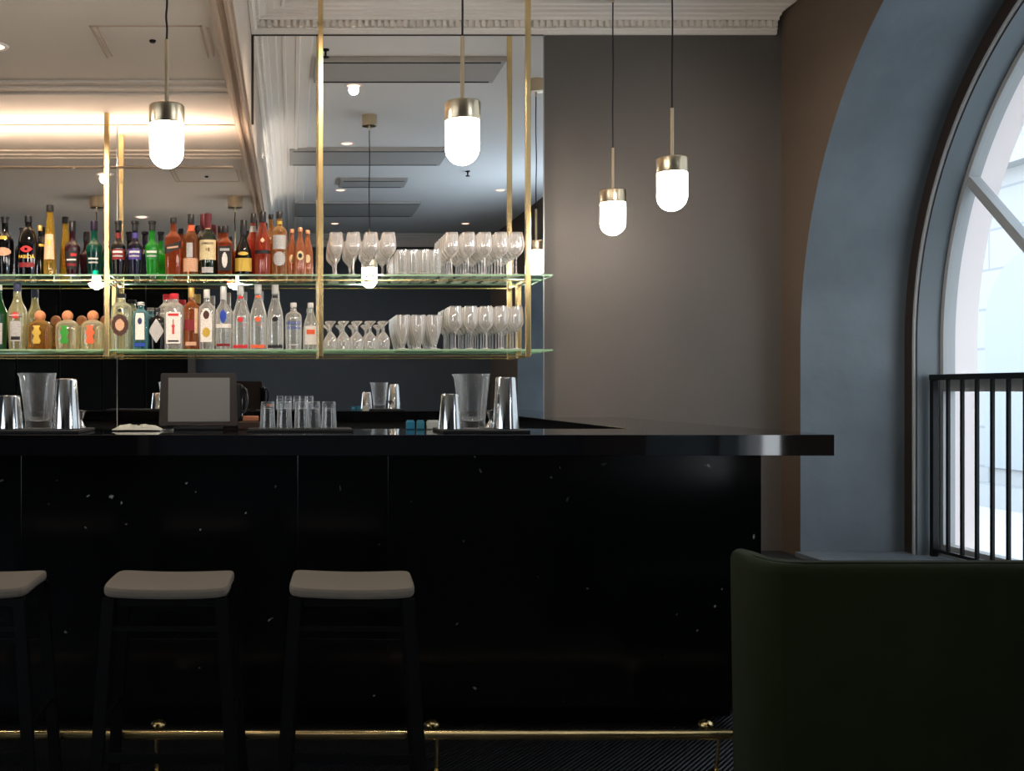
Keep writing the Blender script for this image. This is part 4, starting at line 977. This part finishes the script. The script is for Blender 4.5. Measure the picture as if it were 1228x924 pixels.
# cork-coloured knife block / tongs rest
bm = NB(); box(bm, 0, .058, 0, .03, 0, .020, .004); o = obj('cork_holder', bm, pbr('orange_cork', srgb(190, 120, 84), .8, var=.2, vscale=80)); o.location = (PX(291, 3.98), 3.98, ZB+.030)
tag(o, 'small orange-brown box on the tin shelf beside the till', 'box')
bm = NB(); box(bm, PX(286, 3.98), PX(312, 3.98), 3.95, 4.03, ZB+.0004, ZB+.0295, .003); tag(obj('tin_box', bm, M_wood), 'low brown wooden block carrying the small orange box', 'block')
for i, (cx, w, rgb, lb) in enumerate(((492, 10, (40, 120, 150), 'small blue packet behind the mat'), (504, 9, (60, 130, 150), 'small blue-green packet between the blue and white ones'), (519, 15, (200, 200, 190), 'small white packet beside the short shaker tin'))):
    bm = NB(); ww = w/2*3.98/F; box(bm, -ww, ww, -.012, .012, 0, .030, .003); box(bm, -ww*.8, ww*.8, -.009, .009, .030, .034)
    o = obj('sachet_box', bm, pbr('packet_%d' % i, srgb(*rgb), .5)); o.location = (PX(cx, 3.98), 3.98, ZB+.0004); tag(o, lb, 'packet', 'small packets on the bar')

# ------------------------------------------------------------------ outside
bm = NB(); box(bm, 11, 11.5, -6, 45, -4, 16)
for i in range(8):
    yy = -4+i*6; 
    for zz in (.0, 6.0):
        poly_prism(bm, [(yy+1.1*math.cos(PI*k/16)+2, zz+2.2+1.1*math.sin(PI*k/16)) for k in range(17)]+[(yy+.9, zz), (yy+3.1, zz)], 'x', 10.93, 11.0)
for f in bm.faces:
    if f.calc_center_median().x < 10.99 and len(f.verts) > 6: f.material_index = 1
for zz in (-.6, 4.6, 10.5): box(bm, 10.7, 11, -6, 45, zz, zz+.35)
struct('exterior_facade', bm, [M_facade, pbr('pale_blue_glazing', srgb(146, 153, 158), .6)])
bm = NB(); box(bm, XO+.02, 11, -8, 45, -.7, -.6); struct('exterior_street', bm, pbr('pale_paving', srgb(190, 190, 188), .9))

# ------------------------------------------------------------------ world, sky light, camera
w = bpy.data.worlds.new('World'); bpy.context.scene.world = w; w.use_nodes = True
nt = w.node_tree; nt.nodes.clear()
bg = nt.nodes.new('ShaderNodeBackground'); ow = nt.nodes.new('ShaderNodeOutputWorld')
tc = nt.nodes.new('ShaderNodeTexCoord'); sp = nt.nodes.new('ShaderNodeSeparateXYZ'); rp = nt.nodes.new('ShaderNodeValToRGB')
nt.links.new(tc.outputs['Generated'], sp.inputs[0]); nt.links.new(sp.outputs['Z'], rp.inputs[0])
rp.color_ramp.elements[0].position = .0; rp.color_ramp.elements[0].color = (.9, .95, 1, 1); rp.color_ramp.elements[1].position = .8; rp.color_ramp.elements[1].color = (.66, .82, 1, 1)
nt.links.new(rp.outputs[0], bg.inputs[0]); bg.inputs[1].default_value = 4.6; nt.links.new(bg.outputs[0], ow.inputs[0])
for W, R in ((W1, R1), (W2, R2)):
    ld = bpy.data.lights.new('sky_portal', 'AREA'); ld.shape = 'RECTANGLE'; ld.size = 2*R; ld.size_y = W['zc']+R-W['z0']; ld.cycles.is_portal = True
    lo = bpy.data.objects.new('sky_portal', ld); C.objects.link(lo); lo.location = (XO+.01, W['yc'], (W['zc']+R+W['z0'])/2); lo.rotation_euler = (0, PI/2, 0)
    lo.rotation_euler = (PI/2, 0, PI/2)
cam = bpy.data.cameras.new('camera'); cam.sensor_width = 36; cam.lens = F*36/1228; cam.shift_x = (614-CX)/1228; cam.shift_y = (CY-462)/1228; cam.clip_start = .05
for ya, yb in ops:
    ld = bpy.data.lights.new('sky_portal', 'AREA'); ld.shape = 'RECTANGLE'; ld.size = yb-ya; ld.size_y = 2.1; ld.cycles.is_portal = True
    lo = bpy.data.objects.new('sky_portal', ld); C.objects.link(lo); lo.location = (XL-.19, (ya+yb)/2, 1.4); lo.rotation_euler = (PI/2, 0, -PI/2)
bm = NB(); box(bm, -14, XL-.21, -10, 14, -.7, -.6); struct('exterior_pavement', bm, pbr('pale_paving', srgb(190, 190, 188), .9))
co = bpy.data.objects.new('camera', cam); C.objects.link(co); co.location = (0, 0, H); co.rotation_euler = (PI/2, 0, 0)
sc = bpy.context.scene; sc.camera = co
sc.view_settings.view_transform = 'Standard'; sc.view_settings.look = 'None'; sc.view_settings.gamma = 1; sc.view_settings.exposure = 0
try: sc.view_settings.use_curve_mapping = False
except Exception: pass
cy = sc.cycles
cy.max_bounces = 14; cy.transparent_max_bounces = 40; cy.transmission_bounces = 8; cy.glossy_bounces = 6; cy.diffuse_bounces = 6
cy.sample_clamp_indirect = 25; cy.use_denoising = True
